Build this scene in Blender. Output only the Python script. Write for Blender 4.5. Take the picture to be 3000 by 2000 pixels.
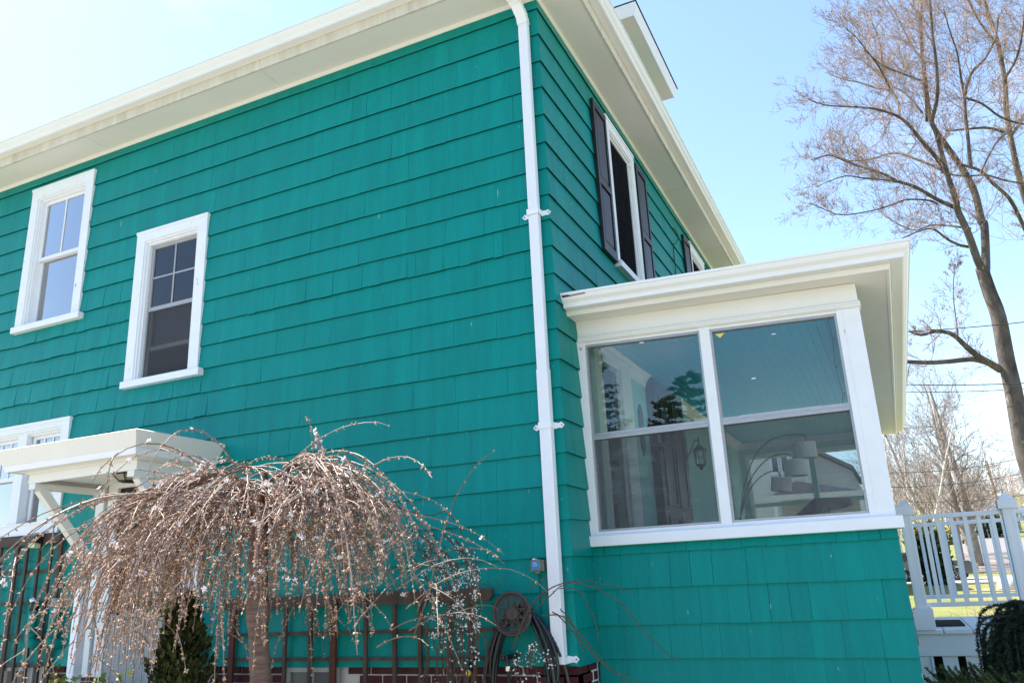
import bpy, bmesh, math, random
from mathutils import Vector, Matrix, noise
random.seed(7)
RND = random.Random(11)
scene = bpy.context.scene
for o in list(bpy.data.objects): bpy.data.objects.remove(o)
COL = scene.collection
PI = math.pi

# ---------------------------------------------------------------- camera
CAM = Vector((2.084, -5.413, 1.65))
RR = ((0.9041255, 0.4249512, -0.0444248), (0.1604795, -0.2413830, 0.9570687), (-0.3959841, 0.8724395, 0.2864365))
FPX = 2345.786
cd = bpy.data.cameras.new('camera'); cam = bpy.data.objects.new('camera', cd); COL.objects.link(cam)
r_, u_, f_ = [Vector(v).normalized() for v in RR]
u_ = (-f_).cross(r_).normalized() ; u_ = r_.cross(f_).normalized()
M = Matrix.Identity(4)
for i in range(3):
    M[i][0] = r_[i]; M[i][1] = u_[i]; M[i][2] = -f_[i]; M[i][3] = CAM[i]
cam.matrix_world = M
cd.sensor_width = 36; cd.lens = FPX/3000*36; cd.clip_start = 0.05; cd.clip_end = 3000
scene.camera = cam

# ---------------------------------------------------------------- sky, sun, exposure
SUN_EL, SUN_AZ_BEHIND = 57.0, 7.0
sd = Vector((-math.cos(math.radians(SUN_AZ_BEHIND))*math.cos(math.radians(SUN_EL)), math.sin(math.radians(SUN_AZ_BEHIND))*math.cos(math.radians(SUN_EL)), math.sin(math.radians(SUN_EL))))
W = bpy.data.worlds.new('World'); scene.world = W; W.use_nodes = True
nt = W.node_tree; nt.nodes.clear()
def N(nt, t, **kw):
    n = nt.nodes.new(t)
    for k, v in kw.items(): setattr(n, k, v)
    return n
wo = N(nt, 'ShaderNodeOutputWorld'); bg = N(nt, 'ShaderNodeBackground'); bg.inputs['Strength'].default_value = 0.110
sky = N(nt, 'ShaderNodeTexSky', sky_type='NISHITA'); sky.sun_disc = False
sky.sun_elevation = math.radians(SUN_EL)
sky.sun_rotation = math.atan2(sd.x, sd.y)
sky.air_density = 1.0; sky.dust_density = 0.35; sky.ozone_density = 1.45
# a few soft clouds, brighter near the horizon
tc = N(nt, 'ShaderNodeTexCoord'); sep = N(nt, 'ShaderNodeSeparateXYZ'); nt.links.new(tc.outputs['Generated'], sep.inputs[0])
mp = N(nt, 'ShaderNodeMapping'); mp.inputs['Scale'].default_value = (1, 1, 2.6); mp.inputs['Location'].default_value = (0.35, 0.1, 0.0)
nt.links.new(tc.outputs['Generated'], mp.inputs[0])
cn = N(nt, 'ShaderNodeTexNoise'); cn.inputs['Scale'].default_value = 2.2; cn.inputs['Detail'].default_value = 9; cn.inputs['Roughness'].default_value = 0.55
nt.links.new(mp.outputs[0], cn.inputs['Vector'])
cr = N(nt, 'ShaderNodeMapRange'); cr.inputs[1].default_value = 0.60; cr.inputs[2].default_value = 0.76; cr.inputs[3].default_value = 0; cr.inputs[4].default_value = 0.8
nt.links.new(cn.outputs['Fac'], cr.inputs[0])
elr = N(nt, 'ShaderNodeMapRange'); elr.inputs[1].default_value = 0.42; elr.inputs[2].default_value = 0.14; elr.inputs[3].default_value = 0.25; elr.inputs[4].default_value = 1
nt.links.new(sep.outputs[2], elr.inputs[0])
ml = N(nt, 'ShaderNodeMath', operation='MULTIPLY'); nt.links.new(cr.outputs[0], ml.inputs[0]); nt.links.new(elr.outputs[0], ml.inputs[1])
mx = N(nt, 'ShaderNodeMixRGB'); mx.inputs[2].default_value = (6.5, 6.6, 7.0, 1)
nt.links.new(ml.outputs[0], mx.inputs[0]); nt.links.new(sky.outputs[0], mx.inputs[1])
nt.links.new(mx.outputs[0], bg.inputs[0]); nt.links.new(bg.outputs[0], wo.inputs[0])
sl = bpy.data.lights.new('sun', 'SUN'); sun = bpy.data.objects.new('sun', sl); COL.objects.link(sun)
sl.energy = 4.7; sl.angle = math.radians(0.53); sl.color = (1, 0.95, 0.87)
sun.rotation_euler = sd.to_track_quat('Z', 'Y').to_euler(); sun.location = (-20, 2, 30)
vs = scene.view_settings
vs.view_transform = 'Standard'; vs.look = 'None'; vs.gamma = 1; vs.exposure = 1.75; vs.use_curve_mapping = False
scene.cycles.use_denoising = True
scene.cycles.max_bounces = 10; scene.cycles.transparent_max_bounces = 24
scene.cycles.diffuse_bounces = 5
scene.cycles.sample_clamp_indirect = 8

# ---------------------------------------------------------------- helpers
def ray(px, py):
    x = (px-1500)/FPX; y = -(py-1000)/FPX
    return (r_*x + u_*y + f_)
def at(ax, val, px, py):
    d = ray(px, py); t = (val-CAM[ax])/d[ax]
    return CAM + d*t
def project(p):
    q = Vector(p)-CAM; z = q.dot(f_)
    if z < 0.05: return None
    return (1500+FPX*q.dot(r_)/z, 1000-FPX*q.dot(u_)/z, z)

class MB:
    def __init__(s): s.v = []; s.f = []; s.t = []; s.tint = 0.5
    def add(s, vs, fs):
        b = len(s.v); s.v += [tuple(p) for p in vs]
        for f in fs: s.f.append(tuple(b+i for i in f)); s.t.append(s.tint)
    def hexa(s, p): s.add(p, [(0,3,2,1), (4,5,6,7), (0,1,5,4), (1,2,6,5), (2,3,7,6), (3,0,4,7)])
    def box(s, x0, x1, y0, y1, z0, z1, m=None):
        m = m or (lambda a, b, c: (a, b, c))
        s.hexa([m(*q) for q in ((x0,y0,z0), (x1,y0,z0), (x1,y1,z0), (x0,y1,z0), (x0,y0,z1), (x1,y0,z1), (x1,y1,z1), (x0,y1,z1))])
    def prism(s, A, B):            # two matching polygons
        n = len(A); s.add(list(A)+list(B), [tuple(range(n))[::-1], tuple(range(n, 2*n))]+[(i, (i+1) % n, n+(i+1) % n, n+i) for i in range(n)])
    def tube(s, path, rad, n=6, cap=True):
        k = len(path); path = [Vector(p) for p in path]
        if not hasattr(rad, '__len__'): rad = [rad]*k
        ref = None; base = len(s.v); vs = []
        for i in range(k):
            d = path[min(i+1, k-1)]-path[max(i-1, 0)]
            if d.length < 1e-9: d = Vector((0, 0, 1))
            d.normalize()
            if ref is None:
                ref = d.orthogonal().normalized()
            else:
                ref = ref - d*ref.dot(d)
                ref = ref.normalized() if ref.length > 1e-6 else d.orthogonal().normalized()
            b = d.cross(ref)
            for j in range(n):
                a = 2*PI*j/n; q = path[i]+(ref*math.cos(a)+b*math.sin(a))*rad[i]
                vs.append((q.x, q.y, q.z))
        fs = [(i*n+j, i*n+(j+1) % n, (i+1)*n+(j+1) % n, (i+1)*n+j) for i in range(k-1) for j in range(n)]
        if cap and n > 2:
            fs.append(tuple(range(n))[::-1]); fs.append(tuple((k-1)*n+j for j in range(n)))
        s.add(vs, fs)
    def bar(s, a, b, w, h, up=(0, 0, 1)):   # rectangular bar between two points
        a = Vector(a); b = Vector(b); d = (b-a).normalized(); up = Vector(up)
        x = d.cross(up).normalized(); y = x.cross(d).normalized()
        P = []
        for q in (a, b):
            for sx, sy in ((-1, -1), (1, -1), (1, 1), (-1, 1)): P.append(q+x*sx*w/2+y*sy*h/2)
        s.hexa(P)
    def lathe(s, prof, c, n=16, axis='z', cap=True):
        vs = []
        for r, h in prof:
            for j in range(n):
                a = 2*PI*j/n
                if axis == 'z': vs.append((c[0]+r*math.cos(a), c[1]+r*math.sin(a), c[2]+h))
                elif axis == 'y': vs.append((c[0]+r*math.cos(a), c[1]+h, c[2]+r*math.sin(a)))
                else: vs.append((c[0]+h, c[1]+r*math.cos(a), c[2]+r*math.sin(a)))
        k = len(prof)
        fs = [(i*n+j, i*n+(j+1) % n, (i+1)*n+(j+1) % n, (i+1)*n+j) for i in range(k-1) for j in range(n)]
        if cap: fs += [tuple(range(n))[::-1], tuple((k-1)*n+j for j in range(n))]
        s.add(vs, fs)
    def torus(s, c, R, r, axis='y', a0=0, a1=2*PI, n=20, m=6):
        pts = []
        for i in range(n+1):
            a = a0+(a1-a0)*i/n
            if axis == 'y': pts.append((c[0]+R*math.cos(a), c[1], c[2]+R*math.sin(a)))
            elif axis == 'x': pts.append((c[0], c[1]+R*math.cos(a), c[2]+R*math.sin(a)))
            else: pts.append((c[0]+R*math.cos(a), c[1]+R*math.sin(a), c[2]))
        s.tube(pts, r, m)

ORIG = {}
def root_of(o):
    while o.parent: o = o.parent
    return o
def build(mb, name, mat, parent=None, smooth=False, label=None, cat=None, group=None, kind=None, fix=None, bevel=0, origin=None):
    me = bpy.data.meshes.new(name)
    O = Vector(origin) if origin is not None else Vector((0, 0, 0))
    if parent is not None: O = ORIG.get(root_of(parent).name, Vector((0, 0, 0)))
    elif origin is None and mb.v:
        xs = [p[0] for p in mb.v]; ys = [p[1] for p in mb.v]; zs = [p[2] for p in mb.v]
        O = Vector(((min(xs)+max(xs))/2, (min(ys)+max(ys))/2, min(zs)))
    me.from_pydata([(p[0]-O.x, p[1]-O.y, p[2]-O.z) for p in mb.v], [], mb.f)
    at_ = me.attributes.new('tint', 'FLOAT', 'FACE'); at_.data.foreach_set('value', mb.t)
    if fix is None: fix = len(mb.v) < 4000
    if fix or bevel:
        bm = bmesh.new(); bm.from_mesh(me); bmesh.ops.recalc_face_normals(bm, faces=bm.faces[:])
        bm.to_mesh(me); bm.free()
    me.update()
    if smooth: me.polygons.foreach_set('use_smooth', [True]*len(me.polygons))
    o = bpy.data.objects.new(name, me); COL.objects.link(o)
    if mat is not None: me.materials.append(mat)
    if parent is not None: o.parent = parent
    else: o.location = O; ORIG[o.name] = O
    if bevel:
        m = o.modifiers.new('bevel', 'BEVEL'); m.width = bevel; m.segments = 2; m.limit_method = 'ANGLE'
    tag(o, label, cat, group, kind)
    return o
def tag(o, label=None, cat=None, group=None, kind=None):
    if label: o['label'] = label
    if cat: o['category'] = cat
    if group: o['group'] = group
    if kind: o['kind'] = kind
    return o
def empty(name, loc, label=None, cat=None, group=None, kind=None):
    o = bpy.data.objects.new(name, None); COL.objects.link(o); o.location = loc; o.empty_display_size = .2
    ORIG[o.name] = Vector(loc); return tag(o, label, cat, group, kind)
def copy_tree(o, parent=None):
    c = o.copy(); COL.objects.link(c)
    if parent is not None: c.parent = parent
    for ch in list(o.children): copy_tree(ch, c)
    return c

# ---------------------------------------------------------------- materials
def mat(name, col, rough=.6, spec=.4, metal=0, bump=None, var=0, varscale=2, tint=0, stretch=(1, 1, 1), col2=None, spots=None, crack=None, fine=None, sheen=0, sub=0, coat=0):
    m = bpy.data.materials.new(name); m.use_nodes = True; t = m.node_tree; b = t.nodes['Principled BSDF']
    b.inputs['Roughness'].default_value = rough; b.inputs['Specular IOR Level'].default_value = spec; b.inputs['Metallic'].default_value = metal
    if coat: b.inputs['Coat Weight'].default_value = coat; b.inputs['Coat Roughness'].default_value = .25
    c = (*col, 1)
    g = N(t, 'ShaderNodeNewGeometry'); mp = N(t, 'ShaderNodeMapping'); mp.inputs['Scale'].default_value = stretch
    t.links.new(g.outputs['Position'], mp.inputs[0])
    cur = N(t, 'ShaderNodeRGB'); cur.outputs[0].default_value = c; cur = cur.outputs[0]
    if var or col2:
        n = N(t, 'ShaderNodeTexNoise'); n.inputs['Scale'].default_value = varscale; n.inputs['Detail'].default_value = 6; n.inputs['Roughness'].default_value = .6
        t.links.new(mp.outputs[0], n.inputs['Vector'])
        r = N(t, 'ShaderNodeMapRange'); r.inputs[1].default_value = .3; r.inputs[2].default_value = .7
        t.links.new(n.outputs['Fac'], r.inputs[0])
        x = N(t, 'ShaderNodeMixRGB'); c2 = col2 if col2 else tuple(v*(1-var) for v in col)
        x.inputs[1].default_value = c; x.inputs[2].default_value = (*c2, 1); t.links.new(r.outputs[0], x.inputs[0]); cur = x.outputs[0]
    if tint:
        a = N(t, 'ShaderNodeAttribute'); a.attribute_name = 'tint'
        r = N(t, 'ShaderNodeMapRange'); r.inputs[3].default_value = 1-tint; r.inputs[4].default_value = 1+tint
        t.links.new(a.outputs['Fac'], r.inputs[0])
        x = N(t, 'ShaderNodeVectorMath', operation='SCALE'); t.links.new(cur, x.inputs[0]); t.links.new(r.outputs[0], x.inputs['Scale']); cur = x.outputs[0]
    if spots:                       # (colour, scale, threshold, stretch)
        sc, ss, th, st = spots
        m2 = N(t, 'ShaderNodeMapping'); m2.inputs['Scale'].default_value = st; t.links.new(g.outputs['Position'], m2.inputs[0])
        n = N(t, 'ShaderNodeTexNoise'); n.inputs['Scale'].default_value = ss; n.inputs['Detail'].default_value = 4
        t.links.new(m2.outputs[0], n.inputs['Vector'])
        r = N(t, 'ShaderNodeMapRange'); r.inputs[1].default_value = th; r.inputs[2].default_value = th+.04; t.links.new(n.outputs['Fac'], r.inputs[0])
        x = N(t, 'ShaderNodeMixRGB'); x.inputs[2].default_value = (*sc, 1); t.links.new(cur, x.inputs[1]); t.links.new(r.outputs[0], x.inputs[0]); cur = x.outputs[0]
    t.links.new(cur, b.inputs['Base Color'])
    hs = []
    if bump:                        # (scale, strength, stretch)
        m3 = N(t, 'ShaderNodeMapping'); m3.inputs['Scale'].default_value = bump[2]; t.links.new(g.outputs['Position'], m3.inputs[0])
        n = N(t, 'ShaderNodeTexNoise'); n.inputs['Scale'].default_value = bump[0]; n.inputs['Detail'].default_value = 6; n.inputs['Roughness'].default_value = .65
        t.links.new(m3.outputs[0], n.inputs['Vector'])
        bp = N(t, 'ShaderNodeBump'); bp.inputs['Strength'].default_value = bump[1]; bp.inputs['Distance'].default_value = .01
        t.links.new(n.outputs['Fac'], bp.inputs['Height']); last = bp
        if crack:                   # (scale, strength, stretch): thin cracked-paint lines, only in patches
            m4 = N(t, 'ShaderNodeMapping'); m4.inputs['Scale'].default_value = crack[2]; t.links.new(g.outputs['Position'], m4.inputs[0])
            dn = N(t, 'ShaderNodeTexNoise'); dn.inputs['Scale'].default_value = 3; t.links.new(m4.outputs[0], dn.inputs['Vector'])
            ad = N(t, 'ShaderNodeVectorMath', operation='ADD'); t.links.new(m4.outputs[0], ad.inputs[0]); t.links.new(dn.outputs['Color'], ad.inputs[1])
            v = N(t, 'ShaderNodeTexVoronoi', feature='DISTANCE_TO_EDGE'); v.inputs['Scale'].default_value = crack[0]
            t.links.new(ad.outputs[0], v.inputs['Vector'])
            r1 = N(t, 'ShaderNodeMapRange'); r1.inputs[1].default_value = 0; r1.inputs[2].default_value = .05; r1.inputs[3].default_value = 1; r1.inputs[4].default_value = 0
            t.links.new(v.outputs[0], r1.inputs[0])
            pn = N(t, 'ShaderNodeTexNoise'); pn.inputs['Scale'].default_value = 2.4; pn.inputs['Detail'].default_value = 3; t.links.new(g.outputs['Position'], pn.inputs['Vector'])
            r2 = N(t, 'ShaderNodeMapRange'); r2.inputs[1].default_value = .5; r2.inputs[2].default_value = .62; t.links.new(pn.outputs['Fac'], r2.inputs[0])
            mm = N(t, 'ShaderNodeMath', operation='MULTIPLY'); t.links.new(r1.outputs[0], mm.inputs[0]); t.links.new(r2.outputs[0], mm.inputs[1])
            b2 = N(t, 'ShaderNodeBump'); b2.inputs['Strength'].default_value = crack[1]; b2.inputs['Distance'].default_value = .006
            t.links.new(mm.outputs[0], b2.inputs['Height']); t.links.new(bp.outputs[0], b2.inputs['Normal']); last = b2
        t.links.new(last.outputs[0], b.inputs['Normal'])
    return m
V1 = (1, 1, 1)
TEAL = mat('teal_paint', (.002, .242, .220), .38, .11, col2=(.003, .198, .184), varscale=2.3, tint=.05, stretch=(5, 5, .45),
           spots=((.40, .54, .50), 34, .735, (1.8, 1.8, .20)), bump=(70, .34, (1, 1, .10)), crack=(26, .22, (1, 1, .4)))
BUTT = mat('shaded_shingle_butt', (.006, .045, .042), .9, .1)  # deep shadow line under each course, painted into the shingle undersides
TEALCORE = mat('teal_shadow_gap', (.003, .09, .08), .8, .2)
WHITE = mat('white_paint', (.79, .80, .84), .45, .4, var=.05, varscale=5, bump=(30, .08, V1))
WHITEW = mat('worn_white_paint', (.79, .80, .82), .5, .35, var=.06, varscale=8, spots=((.42, .38, .30), 14, .70, (1, 1, .5)), bump=(40, .2, V1))
CREAM = mat('cream_paint', (.77, .76, .74), .5, .35, var=.05, varscale=2.5, spots=((.5, .45, .34), 12, .72, V1), bump=(25, .08, V1))
SOFFIT = mat('soffit_paint', (.78, .745, .69), .6, .3, var=.05, varscale=1.5, bump=(12, .05, V1))
FASCIA = mat('streaked_fascia_paint', (.68, .64, .55), .6, .3, col2=(.50, .45, .37), varscale=7, stretch=(1.4, 1.4, .12), bump=(20, .05, V1))
GUTTER = mat('white_aluminium', (.79, .79, .79), .32, .5, var=.05, varscale=3, bump=(8, .03, V1))
BLACK = mat('black_shutter_paint', (.012, .011, .014), .35, .5, bump=(30, .05, V1))
ROOF = mat('asphalt_shingle', (.035, .035, .04), .9, .2, var=.4, varscale=30, bump=(60, .5, V1))
ALU = mat('dull_aluminium', (.42, .42, .44), .42, .5, .55, var=.2, varscale=14, stretch=(1, 1, 4))
BRICK = mat('oxblood_brick', (.085, .012, .016), .6, .35, var=.35, varscale=9, tint=.2, bump=(60, .3, V1))
MORTAR = mat('white_mortar', (.62, .58, .58), .85, .2, bump=(50, .3, V1))
DARKROOM = mat('room_plaster', (.16, .16, .17), .9, .1)
DARKWOOD = mat('weathered_brown_wood', (.055, .033, .026), .75, .25, col2=(.10, .075, .062), varscale=10, stretch=(1, 1, .4), bump=(40, .4, (1, 1, .2)))
REDWOOD = mat('stained_red_wood', (.10, .028, .016), .6, .3, var=.3, varscale=12, bump=(40, .3, (1, 1, .2)))
GREYWOOD = mat('weathered_and_shaded_grey', (.42, .42, .40), .8, .2, col2=(.28, .28, .27), varscale=9, stretch=(6, 6, .6), bump=(40, .4, (3, 3, .3)))
IRON = mat('brown_cast_iron', (.075, .062, .058), .55, .4, .3, bump=(90, .25, V1))
RUBBER = mat('black_hose_rubber', (.012, .013, .017), .32, .5, bump=(60, .05, V1))
STEEL = mat('chromed_steel', (.6, .6, .62), .2, .5, 1)
MINT = mat('mint_plaster', (.26, .56, .50), .6, .3, var=.05, varscale=3)
AQUA = mat('aqua_ceiling_paint', (.012, .47, .62), .5, .35, var=.06, varscale=3)
INTRIM = mat('interior_white_trim', (.74, .72, .67), .5, .35, var=.04, varscale=4)
BROWN = mat('dark_brown_wood', (.022, .016, .015), .4, .4, var=.3, varscale=5, stretch=(4, 4, .5))
FABRIC = mat('white_lamp_fabric', (.62, .62, .57), .9, .1, bump=(250, .1, V1))
FLOORP = mat('grey_porch_floor', (.16, .17, .17), .5, .4)
DECKW = mat('white_deck_paint', (.76, .78, .80), .5, .4, var=.05, varscale=6, bump=(40, .1, V1))
def glass_mat(name, tintc=(1, 1, 1), refl=1.0, rough=0.0):
    m = bpy.data.materials.new(name); m.use_nodes = True; t = m.node_tree; t.nodes.clear()
    o = N(t, 'ShaderNodeOutputMaterial'); x = N(t, 'ShaderNodeMixShader'); tr = N(t, 'ShaderNodeBsdfTransparent'); tr.inputs[0].default_value = (*tintc, 1)
    gl = N(t, 'ShaderNodeBsdfGlossy'); gl.inputs['Roughness'].default_value = rough; fr = N(t, 'ShaderNodeFresnel'); fr.inputs[0].default_value = 1.52
    mu = N(t, 'ShaderNodeMath', operation='MULTIPLY'); mu.inputs[1].default_value = refl; mu.use_clamp = True
    t.links.new(fr.outputs[0], mu.inputs[0]); t.links.new(mu.outputs[0], x.inputs[0]); t.links.new(tr.outputs[0], x.inputs[1]); t.links.new(gl.outputs[0], x.inputs[2]); t.links.new(x.outputs[0], o.inputs[0])
    return m
GLASS = glass_mat('window_glass', (.88, .95, .96), 1.35)
GLASSD = glass_mat('double_glazing', (.80, .85, .86), 5.6)
def screen_mat(name, col, alpha):
    m = bpy.data.materials.new(name); m.use_nodes = True; t = m.node_tree; t.nodes.clear()
    o = N(t, 'ShaderNodeOutputMaterial'); x = N(t, 'ShaderNodeMixShader'); x.inputs[0].default_value = alpha
    tr = N(t, 'ShaderNodeBsdfTransparent'); d = N(t, 'ShaderNodeBsdfDiffuse'); d.inputs[0].default_value = (*col, 1)
    n = N(t, 'ShaderNodeTexNoise'); n.inputs['Scale'].default_value = 90; g = N(t, 'ShaderNodeNewGeometry'); t.links.new(g.outputs['Position'], n.inputs['Vector'])
    r = N(t, 'ShaderNodeMapRange'); r.inputs[3].default_value = alpha-.1; r.inputs[4].default_value = alpha+.1; t.links.new(n.outputs['Fac'], r.inputs[0]); t.links.new(r.outputs[0], x.inputs[0])
    t.links.new(tr.outputs[0], x.inputs[1]); t.links.new(d.outputs[0], x.inputs[2]); t.links.new(x.outputs[0], o.inputs[0]); return m
SCREEN = screen_mat('insect_screen', (.10, .10, .11), .36)

# ================================================================ THE HOUSE
house = empty('house', (0, 0, 0), 'two storey teal shingled house with white windows, cream eaves and a glazed corner porch', 'house')
mS = lambda u, d, z: (u, -d, z)            # long side wall, facing the garden
mF = lambda u, d, z: (d, u, z)             # front wall
PY = 0.445
mP = lambda u, d, z: (u, PY-d, z)          # porch side wall
COURSES = [6.342, 6.083, 5.826, 5.571, 5.311, 5.056, 4.815, 4.588, 4.368, 4.14, 3.917, 3.69, 3.462, 3.23, 3.007, 2.769, 2.531, 2.292, 2.054, 1.803, 1.563, 1.318, 1.085]
ZS = 6.475
XL, YF = -9.6, 8.2
# openings: (u0,u1,z0,z1)
W1 = (-6.42, -5.388, 4.585, 6.275); W2 = (-4.597, -3.623, 3.705, 5.305); W3 = (-6.78, -5.322, 2.335, 3.453)
def opening(w, cs, ct): return (w[0]+cs, w[1]-cs, w[2], w[3]-ct)
O1 = opening(W1, .115, .13); O2 = opening(W2, .115, .115); O3 = opening(W3, .11, .085)
DOOR = (-4.52, -3.66, 1.0, 2.66)
FW1 = (1.70, 2.70, 4.63, 6.26); FW3 = (5.47, 6.47, 4.63, 6.26)
P1 = opening(FW1, .1, .12); P3 = opening(FW3, .1, .12)
def wall_panels(mb, mp, u0, u1, z0, z1, holes, d0, d1):
    us = sorted({u0, u1, *[h[0] for h in holes], *[h[1] for h in holes]}); zs = sorted({z0, z1, *[h[2] for h in holes], *[h[3] for h in holes]})
    us = [u for u in us if u0 <= u <= u1]; zs = [z for z in zs if z0 <= z <= z1]
    for a, b in zip(us, us[1:]):
        run = None
        for c, d in zip(zs, zs[1:]):
            inside = any(h[0] <= (a+b)/2 <= h[1] and h[2] <= (c+d)/2 <= h[3] for h in holes)
            if inside:
                if run: mb.box(a, b, d0, d1, run[0], run[1], mp); run = None
            else: run = (run[0], d) if run else (c, d)
        if run: mb.box(a, b, d0, d1, run[0], run[1], mp)
mb = MB(); wall_panels(mb, mS, XL, -.1, 1.085, ZS, [O1, O2, O3, DOOR], -.12, 0)
wall_side = build(mb, 'wall', TEALCORE, house)
mb = MB(); wall_panels(mb, mF, 0.0, YF, 1.085, PY and ZS, [P1, P3], -.10, -0.001)
wall_front = build(mb, 'wall', TEALCORE, house)
mb = MB(); mb.box(-.05, 2.088, -.10, 0, -.1, 1.87, mP); mb.box(2.0, 2.088, -.2, -.1, -.1, 1.87, mP)
wall_porch = build(mb, 'wall', TEALCORE, house)

SH = []      # every shingle: (area in the photo, wall, mesh builder)
def cut(rects, h):
    out = []
    for (a, b, c, d) in rects:
        if h[1] <= a or h[0] >= b or h[3] <= c or h[2] >= d: out.append((a, b, c, d)); continue
        if h[0] > a: out.append((a, h[0], c, d))
        if h[1] < b: out.append((h[1], b, c, d))
        A, B = max(a, h[0]), min(b, h[1])
        if h[3] < d: out.append((A, B, h[3], d))
        if h[2] > c: out.append((A, B, c, h[2]))
    return out
def shingles(mp, wall, u0, u1, courses, ztop, holes, wmin, wmax, corner=None, narrow=None, rnd=RND, zmin=None):
    zt = ztop
    for i, zb in enumerate(courses):
        if zmin is not None and zb < zmin-.3: break
        top = zt+(.014 if i else 0); zt0 = zt; zt = zb
        u = u0 if corner != 'lo' else u0
        cuts = [u0]
        while cuts[-1] < u1:
            nar = narrow and narrow(cuts[-1], zb)
            w = rnd.uniform(.075, .17) if nar else (rnd.uniform(wmin, wmax) if rnd.random() < .8 else rnd.uniform(wmin*.6, wmin))
            cuts.append(cuts[-1]+w)
        cuts[-1] = u1
        if len(cuts) > 2 and cuts[-1]-cuts[-2] < .07: cuts.pop(-2)
        for a, b in zip(cuts, cuts[1:]):
            gap = rnd.choice((.0006, .0008, .0008, .001, .0014, .002, .0032)); A = a+gap/2; B = b-gap/2
            nar = narrow and narrow(a, zb)
            db = .020+rnd.uniform(-.0006, .0008)+(rnd.uniform(0, .0022) if rnd.random() < .2 else 0)+(rnd.uniform(0, .006) if nar else 0)
            dt = .0035
            dbl, dbr = db+rnd.uniform(-.0008, .0008), db+rnd.uniform(-.0008, .0008)
            zj = rnd.uniform(-.002, .002)+(rnd.uniform(-.007, .003) if nar or rnd.random() < .025 else 0)
            tl = rnd.uniform(-.0008, .0008)
            last = corner == 'hi' and b == u1
            r = [(A, B, zb, top)]
            for h in holes: r = cut(r, (h[0]+.01, h[1]-.01, h[2]-.03, h[3]+.03) if len(h) == 4 else h)
            m = MB(); m.tint = rnd.random()
            for (p, q, c, d) in r:
                if q-p < .004 or d-c < .004: continue
                def dd(u, z, c=c, top=top, zb=zb):
                    k = (z-zb)/(top-zb); s = (u-A)/max(B-A, 1e-6)
                    return (dbl*(1-s)+dbr*s)*(1-k)+dt*k
                z0l = c+(zj+tl+.004*math.sin(a*1.1+i*2.3) if c == zb else 0); z0r = c+(zj-tl+.004*math.sin(b*1.1+i*2.3) if c == zb else 0)
                qb, qt = q, q
                if last and q == B: qb, qt = dd(q, c), dd(q, d)
                m.hexa([mp(p, 0, z0l), mp(qb if not last else qb, 0, z0r), mp(qt, 0, d), mp(p, 0, d),
                        mp(p, dd(p, c), z0l), mp(qb, dd(q, c), z0r), mp(qt, dd(q, d), d), mp(p, dd(p, d), d)])
            if not m.v: continue
            P = [project(mp((A+B)/2+s*(B-A)/2, 0, z)) for s in (-1, 1) for z in (zb, top)]
            ar = 0
            if all(P) and any(-20 < x[0] < 3020 and -20 < x[1] < 2020 for x in P):
                ar = (max(x[0] for x in P)-min(x[0] for x in P))*(zt0-zb)*FPX/P[0][2]
            SH.append((ar, wall, m))
narrow_left = lambda u, z: (-9 < u < -4.7 and 3.3 < z < 4.7) or (-5.2 < u < -3.6 and 3.2 < z < 3.7) or (-3.4 < u < -.1 and 4.0 < z < 4.2)
shingles(mS, wall_side, XL, .0, COURSES, ZS, [O1, O2, O3, (DOOR[0]-.1, DOOR[1]+.1, DOOR[2], DOOR[3]+.05)], .22, .48, corner='hi', narrow=narrow_left)
ci = [c for c in COURSES if c > 3.6]
shingles(mF, wall_front, 0.001, YF, ci, ZS, [P1, P3], .16, .40)
shingles(mF, wall_front, 0.001, PY-.001, [c for c in COURSES if c < 3.6], 3.69, [], .16, .40)
shingles(mP, wall_porch, 0.004, 2.092, [1.803, 1.563, 1.318, 1.088, .845, .60, .36, .1], 1.872, [], .12, .24)
SH.sort(key=lambda t: -t[0])
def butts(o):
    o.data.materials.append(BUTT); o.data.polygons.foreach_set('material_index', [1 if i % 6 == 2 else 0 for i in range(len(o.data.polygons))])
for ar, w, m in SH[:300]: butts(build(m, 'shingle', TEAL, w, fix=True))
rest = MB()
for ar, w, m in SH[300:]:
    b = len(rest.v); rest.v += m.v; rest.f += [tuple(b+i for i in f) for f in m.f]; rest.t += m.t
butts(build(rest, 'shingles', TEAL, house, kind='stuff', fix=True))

# foundation
mb = MB(); mb.box(XL, -.015, .05, .3, -.3, 1.083); mb.box(-.3, -.015, .05, PY, -.3, 1.083)
found = build(mb, 'foundation_wall', MORTAR, house)
BWIN = [(-5.98, -5.46), (-2.47, -1.95)]
row = 0; z = 1.083
while z > .78:
    u = -7.2+(.105 if row % 2 else 0)
    while u < -.03:
        a, b = u, min(u+.20, -.012)
        if not any(w[0]-.06 < (a+b)/2 < w[1]+.06 for w in BWIN) and not (-4.75 < a < -3.45) and b-a > .04:
            m = MB(); m.tint = RND.random(); m.box(a+.005, b-.005, .03+RND.uniform(0, .003), .1, z-.056, z-.0)
            build(m, 'brick', BRICK, found)
        u += .212
    u = .03+(.1 if row % 2 else 0)
    while u < PY-.02:
        a, b = u, min(u+.20, PY-.015)
        m = MB(); m.tint = RND.random(); m.box(-.1, -.012-RND.uniform(0, .003), a+.005, b-.005, z-.056, z)
        build(m, 'brick', BRICK, found); u += .212
    row += 1; z -= .068

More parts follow.
